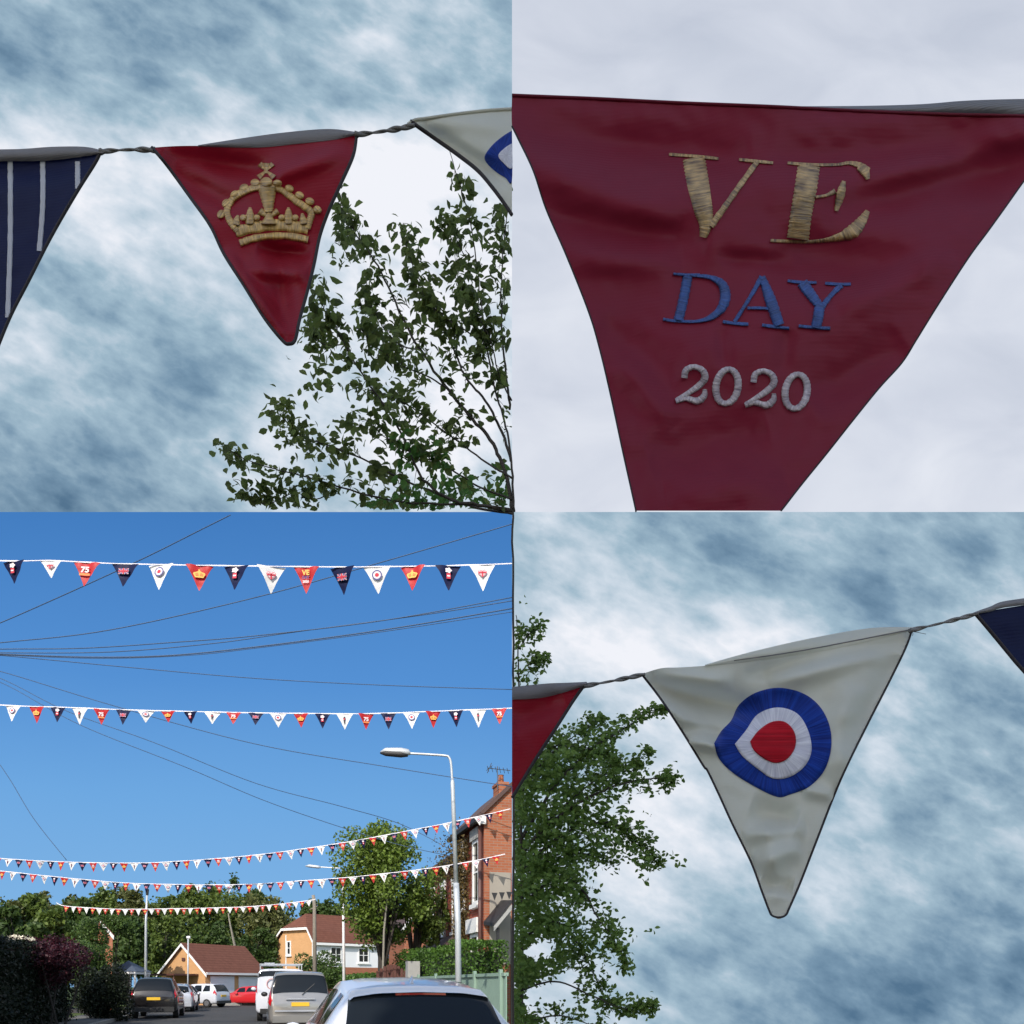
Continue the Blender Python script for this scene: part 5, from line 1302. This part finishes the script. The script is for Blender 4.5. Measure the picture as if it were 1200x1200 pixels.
# left side
car('parked_car', 'black estate car with yellow plate parked at the left kerb', 'suv', P(180, 1154, 35.5)-Vector((0, 0, HC)), sa, M['p_black'], 'parked cars')
car('parked_car', 'pale silver car just beyond the black estate', 'hatch', P(205, 1154, 44)-Vector((0, 0, HC)), sa, M['p_pale'], 'parked cars')
car('parked_car', 'small black car standing between the silver car and the white car', 'hatch', P(217, 1154, 49)-Vector((0, 0, HC)), sa+.35, M['p_black'], 'parked cars')
car('parked_car', 'white car turned side on before the garage', 'suv', P(262, 1154, 53.5)-Vector((0, 0, HC)), R(164), M['p_white'], 'parked cars', scale=.86)
car('parked_car', 'red car half hidden by the white van', 'hatch', P(322, 1154, 58)-Vector((0, 0, HC)), R(165), M['p_red'], 'parked cars', scale=.9)
mb = MB()
# ---- trees ----------------------------------------------------------------------------------------
def fit(pts, n=6): return smooth_line(pts, n)
class Tree:
    def __init__(s, name, label, Y, base, seed):
        s.r = random.Random(seed); s.Y = Y; s.t = thing(name, label, 'tree', base); s.w = MB(); s.l = MB(); s.k = MB()
    def branch(s, pts, r0, r1, depth=0.0, mb=None):
        q = fit([(x, y, s.Y+depth*i/(len(pts)-1)) for i, (x, y) in enumerate(pts)], 6)
        n = len(q); out = [P(*a) for a in q]
        out = [p+Vector((s.r.gauss(0, 1), s.r.gauss(0, 1), s.r.gauss(0, 1)))*r0*.25 for p in out]
        (mb or s.w).tube(out, [r0+(r1-r0)*(i/(n-1)) for i in range(n)], 7)
        return out
def inside(p, f):
    px = 600+p.x/p.y*FOC; py = HY-(p.z-HC)/p.y*FOC
    return f(px, py)
# tree whose branches reach across the broken cloud
M['cherry'] = foliage('cherry leaves', (.04, .055, .02, 1), (.20, .26, .07, 1), .62, 1.5)
M['cherry_g'] = foliage('fresh cherry leaves', (.04, .09, .025, 1), (.13, .28, .06, 1), .62, 1.5)
TA = Tree('cherry_tree', 'young cherry tree with dark drooping leaf clusters against broken cloud', 4.0, (.012, 4.0, 0), 21)
okA = lambda x, y: x < 600 and y < 597.5
trunk = [(601.5, 1500), (601, 1200), (602, 900), (601.5, 700), (601, 596)]
TA.branch(trunk, .006, .005, mb=TA.k)
top = [(602, 600), (600, 550), (593, 500), (581, 460), (571, 410), (562, 340), (553, 270), (541, 225), (527, 178)]
BR = [(top, .006, .0015, -.1, .35),
      ([(601, 596), (593, 556), (578, 520), (554, 491), (526, 457), (492, 409), (467, 362), (443, 312), (420, 278), (401, 250), (399, 238)], .010, .0016, .2, .30),
      ([(601, 598), (560, 592), (524, 584), (495, 560), (477, 523), (458, 486), (427, 443), (404, 403), (388, 375), (374, 350)], .008, .0015, -.3, .30),
      ([(600, 540), (585, 500), (569, 470), (545, 440), (528, 400), (505, 355), (487, 318), (477, 290), (472, 262)], .007, .0014, .3, .40),
      ([(601, 597), (560, 592), (470, 588), (400, 571), (345, 555), (300, 543), (268, 528)], .006, .0013, -.2, .28),
      ([(600, 602), (550, 592), (480, 566), (432, 541), (385, 522), (352, 510), (332, 490), (325, 478)], .006, .0013, .2, .3),
      ([(598, 480), (592, 430), (588, 380), (588, 320), (592, 270), (596, 230)], .006, .0015, .1, .3),
      ([(571, 410), (550, 390), (520, 372), (496, 345), (485, 330)], .004, .001, .1, .3),
      ([(526, 457), (500, 440), (470, 428), (440, 405), (420, 385)], .004, .001, -.2, .3),
      ([(492, 409), (470, 405), (450, 385), (432, 352), (425, 335)], .0035, .001, .1, .3),
      ([(555, 300), (545, 300), (530, 270), (519, 262)], .003, .001, .1, .3),
      ([(565, 365), (545, 345), (533, 320), (540, 285)], .003, .001, .2, .3),
      ([(600, 560), (575, 545), (540, 520), (500, 490), (470, 470), (445, 460), (420, 455)], .005, .001, .2, .3),
      ([(600, 585), (560, 570), (520, 545), (490, 535), (455, 515), (430, 492)], .005, .001, -.1, .3),
      ([(400, 571), (370, 585), (345, 578), (310, 590), (285, 566)], .003, .001, -.1, .2),
      ([(600, 470), (585, 440), (575, 400), (560, 370), (548, 345)], .004, .001, -.2, .3),
      ([(404, 403), (385, 405), (370, 398), (362, 385)], .003, .001, .1, .2)]
def cluster(T, c, n, size, droop=.8, mb=None, ok=okA):
    r = T.r
    for k in range(n):
        d = Vector((r.gauss(0, 1), r.gauss(0, .8), r.gauss(-.7*droop, .55)))
        L = size*r.uniform(.65, 1.2)
        p = c+Vector((r.gauss(0, 1), r.gauss(0, 1), r.gauss(0, 1)))*size*.45
        if inside(p+d.normalized()*L, ok) and inside(p, ok):
            (mb or T.l).leaf(p, d, Vector((r.gauss(0, 1), -.6+r.gauss(0, .5), r.gauss(.4, .5))), L, L*.62)
lg = MB()
for pts, r0, r1, dep, st in BR:
    out = TA.branch(pts, r0, r1, dep)
    n = len(out)
    for i, p in enumerate(out):
        f = i/(n-1)
        if f < st: continue
        if not inside(p, okA): continue
        for rep in range(2):
            if TA.r.random() < .52: continue
            # side twig
            L = TA.r.uniform(.02, .085)*(1.1-f*.4); d = Vector((TA.r.gauss(0, 1), TA.r.gauss(0, .8), TA.r.gauss(.25, .8))).normalized()
            e = p+d*L; m = p+d*L*.5+Vector((0, 0, .006))
            if inside(e, okA): TA.w.tube([p, m, e], [.0016, .0012, .0008], 4)
            low = p.z < P(0, 520, 4).z and p.x > P(470, 0, 4).x
            cluster(TA, e, TA.r.randint(4, 7), .050, mb=lg if low and TA.r.random() < .55 else None)
            cluster(TA, m, 2, .04)
for i in range(110):   # the fuller lower right of the crown
    px = TA.r.uniform(425, 600); py = 603-abs(TA.r.gauss(0, 48))*(px-400)/200
    cluster(TA, P(px, py, 4+TA.r.uniform(-.1, .6)), TA.r.randint(4, 8), .046, .9, lg if TA.r.random() < .6 else None)
for (cx, cy, sx, sy, n) in ((398, 262, 8, 22, 10), (425, 290, 16, 12, 10), (375, 385, 14, 40, 16), (345, 505, 20, 12, 6), (262, 527, 8, 8, 5), (300, 555, 14, 14, 6), (325, 492, 8, 12, 6), (360, 520, 14, 9, 7),
                            (395, 300, 8, 12, 4), (530, 255, 10, 20, 6), (585, 280, 8, 45, 9), (540, 340, 24, 20, 9), (440, 395, 24, 26, 10), (470, 440, 20, 22, 9), (380, 440, 18, 18, 8), (410, 500, 22, 18, 10), (560, 420, 22, 30, 10), (330, 580, 20, 10, 5)):
    for k in range(n): cluster(TA, P(TA.r.gauss(cx, sx*.6), TA.r.gauss(cy, sy*.6), 4+TA.r.uniform(-.1, .3)), TA.r.randint(3, 6), .046)
TA.w.smooth = True; TA.k.build('trunk', M['bark'], TA.t); TA.w.build('branch', M['bark'], TA.t)
TA.l.build('crown', M['cherry'], TA.t); lg.build('crown', M['cherry_g'], TA.t, 'fresher green lower leaves')

# tree at the left of the dark clouds
M['maple'] = foliage('field maple leaves', (.06, .11, .022, 1), (.21, .32, .07, 1), .5, 1.5)
TBt = Tree('maple_tree', 'fresh green maple tree with small leaves beside the ivory roundel pennant', 4.6, (.055, 4.6, 0), 33)
okB = lambda x, y: x > 601
TBt.branch([(612, 1480), (611, 1250), (612, 1100), (610, 950), (608, 830), (608, 760), (606, 720)], .012, .002, mb=TBt.k)
BB = [([(610, 985), (640, 935), (670, 900), (700, 872), (730, 855), (755, 838), (778, 828)], .011, .0015, .2, .3),
      ([(611, 1000), (650, 955), (690, 920), (715, 905), (742, 895), (760, 880)], .008, .001, .0, .5),
      ([(611, 1000), (650, 960), (700, 930), (740, 916), (778, 912), (786, 915)], .010, .0015, -.2, .2),
      ([(611, 1020), (650, 985), (690, 965), (730, 970), (755, 990), (770, 1012)], .010, .0015, .2, .1),
      ([(612, 1060), (650, 1030), (680, 1040), (700, 1075), (722, 1105), (735, 1135)], .009, .0015, -.2, .1),
      ([(612, 1100), (650, 1080), (680, 1110), (700, 1150), (712, 1180)], .008, .0015, .2, .1),
      ([(612, 1160), (650, 1150), (690, 1165), (730, 1182), (758, 1180), (764, 1176)], .006, .001, -.2, .3),
      ([(609, 760), (618, 745), (628, 735)], .004, .001, .1, .4), ([(609, 790), (620, 778), (636, 773)], .004, .001, .1, .4),
      ([(610, 930), (635, 895), (660, 875), (700, 880), (720, 890)], .007, .001, .1, .1),
      ([(610, 900), (640, 880), (665, 868), (690, 850), (705, 842)], .006, .001, .3, .2),
      ([(611, 1040), (640, 1010), (680, 1000), (720, 1010)], .007, .001, .3, .1),
      ([(612, 1200), (650, 1190), (690, 1200), (720, 1210)], .006, .001, .1, .1)]
for pts, r0, r1, dep, st in BB:
    out = TBt.branch(pts, r0, r1, dep); n = len(out)
    for i, p in enumerate(out):
        f = i/(n-1)
        if f < st or not inside(p, okB): continue
        for rep in range(3):
            if TBt.r.random() < .25: continue
            L = TBt.r.uniform(.03, .15)*(1.25-f); d = Vector((TBt.r.gauss(0, 1), TBt.r.gauss(0, .8), TBt.r.gauss(0, .8))).normalized()
            e = p+d*L
            if inside(e, okB): TBt.w.tube([p, p+d*L*.5+Vector((0, 0, .005)), e], [.0018, .0012, .0008], 4)
            cluster(TBt, e, TBt.r.randint(5, 9), .033, .2, None, okB); cluster(TBt, p+d*L*.5, 3, .03, .2, None, okB)
dens = [(600, 1000, 60, 900, 990), ]
r = TBt.r
for i in range(2600):
    py = r.uniform(880, 1215); edge = 648+50*math.sin((py-880)/75)+30*math.sin(py/19)+(20 if py > 1000 else 40 if py < 960 else 0)
    px = 600+abs(r.gauss(0, .5))*(edge-600)
    v = noise.noise(Vector((px*.022, py*.022, 5)))
    if v < -.28: continue
    cluster(TBt, P(px, py, 4.6+r.uniform(-.3, .6)), r.randint(3, 6), .034, .2, None, okB)
for i in range(60):
    px = 603+abs(r.gauss(0, 6)); py = r.choice([r.gauss(742, 12), r.gauss(785, 12), r.gauss(862, 20)])
    cluster(TBt, P(px, py, 4.6), 3, .03, .2, None, okB)
for (cx, cy, sx, sy, n) in ((700, 862, 26, 18, 30), (680, 895, 30, 18, 40), (740, 985, 30, 14, 34), (760, 1005, 10, 14, 16), (700, 925, 40, 22, 46), (690, 975, 45, 20, 50), (665, 1045, 22, 35, 40), (700, 1110, 16, 22, 24)):
    for k in range(n): cluster(TBt, P(r.gauss(cx, sx*.6), r.gauss(cy, sy*.6), 4.6+r.uniform(-.2, .4)), r.randint(3, 6), .033, .2, None, okB)
TBt.w.smooth = True; TBt.k.build('trunk', M['bark'], TBt.t); TBt.w.build('branch', M['bark'], TBt.t); TBt.l.build('crown', M['maple'], TBt.t)

# trees in the street and the wood behind
M['tree1'] = foliage('sunlit tree leaves', (.035, .07, .012, 1), (.18, .26, .04, 1), .3, .8)
M['tree2'] = foliage('mid green leaves', (.035, .07, .014, 1), (.13, .18, .035, 1), .3, .4)
M['tree3'] = foliage('dark green leaves', (.022, .048, .013, 1), (.08, .13, .03, 1), .3, .4)
M['tree4'] = foliage('olive leaves', (.045, .065, .018, 1), (.16, .17, .055, 1), .3, .4)
def far_tree(label, px, Y, top, w, bot, mat, seed, n, size, name='broadleaf_tree', group='trees of the wood behind the houses', lobes=16, clip=None, trunk=True):
    r = random.Random(seed); base = P(px, HY, Y); base.z = gz(base.x, base.y)
    t = thing(name, label, 'tree', base, group)
    zt = HC+(HY-top)/FOC*Y; zb = HC+(HY-bot)/FOC*Y; hw = w/FOC*Y/2; cz = (zt+zb)/2; hz = (zt-zb)/2
    tr = MB(); lf = MB()
    tr.tube([base-Vector((0, 0, .2)), base+Vector((r.gauss(0, .05)*hw, 0, zb+hz*.3)), base+Vector((r.gauss(0, .1)*hw, 0, cz+hz*.4))], [hw*.07+.05, hw*.045+.03, .02], 8)
    LB = []
    for k in range(lobes):
        a = r.uniform(0, 2*math.pi); q = r.uniform(-.75, .8); rad = math.sqrt(max(0, 1-q*q))*r.uniform(.35, .78)
        c = Vector((base.x+math.cos(a)*rad*hw, base.y+math.sin(a)*rad*hw*.8, cz+q*hz)); s = r.uniform(.24, .42)*(1-.25*abs(q))
        LB.append((c, s))
        tr.tube([base+Vector((0, 0, zb*.6+.2)), (c+base+Vector((0, 0, cz)))/2, c], [.04+hw*.015, .03, .012], 5)
    for i in range(n):
        c, s = LB[i % lobes]
        v = Vector((r.gauss(0, 1), r.gauss(0, 1), r.gauss(0, 1))).normalized()*(r.random()**.45)*s*1.25
        p = c+Vector((v.x*hw, v.y*hw*.8, v.z*hz*.85))
        if noise.noise(p*(2.2/hw)+Vector((seed, 0, 0))) < -.22: continue
        if p.z < .1: continue
        if clip and not inside(p, clip): continue
        lf.tri(p, size*r.uniform(.6, 1.35), r)
    tr.smooth = True; tr.build('trunk', M['bark'], t); lf.build('crown', mat, t)
    return t
# big street tree
far_tree('large sunlit tree beside the brick houses, crossed by two rows of bunting', 449, 31.5, 962, 126, 1110, M['tree1'], 50, 19000, .13, 'sycamore_tree', None, 40)
bt = thing('birch_sapling', 'bare thin trunk leaning by the big tree behind the hedge', 'tree', P(447, 1154, 30)-Vector((0, 0, HC)))
mb = MB(); b0 = P(447, 1154, 30); b0.z = 0; mb.tube([b0, P(450, 1090, 30), P(455, 1045, 30)], [.05, .035, .02], 7); mb.build('trunk', M['bark_pale'], bt)
mb = MB(); rr = random.Random(4)
for i in range(900):
    mb.tri(P(rr.gauss(456, 8), rr.gauss(1040, 12), 30+rr.gauss(0, .3)), .12, rr)
mb.build('crown', M['tree1'], bt)
far_tree('small tree between the big tree and the far gabled house', 486, 33, 1040, 62, 1118, M['tree2'], 51, 7000, .12, 'broadleaf_tree', None, 18)
far_tree('thin twiggy tree showing at the eaves of the brick house beyond the lamp', 513, 34.5, 1008, 34, 1100, M['tree2'], 52, 1500, .12, 'broadleaf_tree', None, 9)
back = [(-6, 1052, 56, 'tree4', 60), (28, 1046, 60, 'tree2', 62), (62, 1040, 58, 'tree4', 66), (88, 1056, 40, 'tree3', 56), (118, 1042, 56, 'tree2', 70), (150, 1044, 60, 'tree4', 74), (183, 1044, 52, 'tree2', 80),
        (208, 1046, 46, 'tree3', 84), (232, 1038, 62, 'tree2', 78), (262, 1036, 66, 'tree2', 84), (288, 1042, 52, 'tree3', 88), (312, 1050, 60, 'tree4', 80), (345, 1052, 60, 'tree2', 84), (374, 1054, 52, 'tree3', 82), (400, 1060, 50, 'tree2', 86), (440, 1066, 60, 'tree3', 84), (484, 1070, 60, 'tree2', 84)]
LBL = ['at the far left edge of the wood', 'second from the left edge of the wood', 'tall and olive, over the purple shrub', 'low and dark, over the narrow brick house end', 'left of the grey lamp post', 'behind the grey lamp post', 'right of the grey lamp post', 'over the left slope of the garage roof',
       'rounded, over the garage ridge', 'the highest, behind the garage ridge end', 'right of the garage roof', 'feathery, between garage and cream house', 'above the hipped roof of the cream house', 'behind the wooden pole', 'at the left rim of the big sunlit tree', 'glimpsed behind the big sunlit tree', 'glimpsed behind the far gabled house']
cw = {'tree2': 'mid green', 'tree3': 'dark green', 'tree4': 'olive green'}
for i, (px, tp, w, m, Y) in enumerate(back):
    far_tree('%s tree %s' % (cw[m], LBL[i]), px, Y, tp, w*1.25, 1150, M[m], 100+i, 10500, .33, lobes=26)
front = [(20, 1064, 50, 'tree3', 46, 'dark tree low in front at the far left'), (58, 1066, 56, 'tree2', 48, 'green tree low over the purple shrub'), (95, 1080, 46, 'tree3', 50, 'dark tree behind the green bush on the left'), (150, 1078, 50, 'tree3', 56, 'dark tree above the pavilion'),
         (190, 1076, 46, 'tree2', 66, 'leafy tree touching the left corner of the garage roof'), (300, 1086, 50, 'tree3', 72, 'dark tree filling the gap right of the garage'), (252, 1080, 60, 'tree3', 76, 'dark tree directly behind the garage roof')]
for i, (px, tp, w, m, Y, lb_) in enumerate(front):
    far_tree(lb_, px, Y, tp, w*1.25, 1160, M[m], 200+i, 6500, .30, lobes=20)
pn = thing('pine_tree', 'slim bare pine tip rising above the wood, left of the fourth row centre', 'tree', P(273, 1154, 86)-Vector((0, 0, HC)), 'trees of the wood behind the houses')
mb = MB(); b0 = P(275, 1154, 86); b0.z = 0; mb.tube([b0, P(274, 1029, 86)], [.14, .03], 7); mb.build('trunk', M['bark_pale'], pn)
mb = MB(); rr = random.Random(9)
for i in range(260): mb.tri(P(rr.gauss(274, 2.2), rr.gauss(1034, 4), 86+rr.gauss(0, .3)), .3, rr)
mb.build('crown', M['tree3'], pn)
bi = thing('birch_tree', 'leaning pale birch trunk standing out against the dark wood behind the garage', 'tree', P(276, 1154, 70)-Vector((0, 0, HC)), 'trees of the wood behind the houses')
mb = MB(); b0 = P(276, 1120, 68.5); mb.tube([Vector((b0.x+.3, b0.y, 0)), P(275, 1108, 68), P(270, 1085, 67.5), P(266, 1062, 67.3)], [.12, .10, .07, .03], 7); mb.smooth = True; mb.build('trunk', M['bark_pale'], bi)
mb = MB()
for i in range(300): mb.tri(P(rr.gauss(264, 6), rr.gauss(1058, 8), 67.5+rr.gauss(0, .5)), .26, rr)
mb.build('crown', M['tree2'], bi)
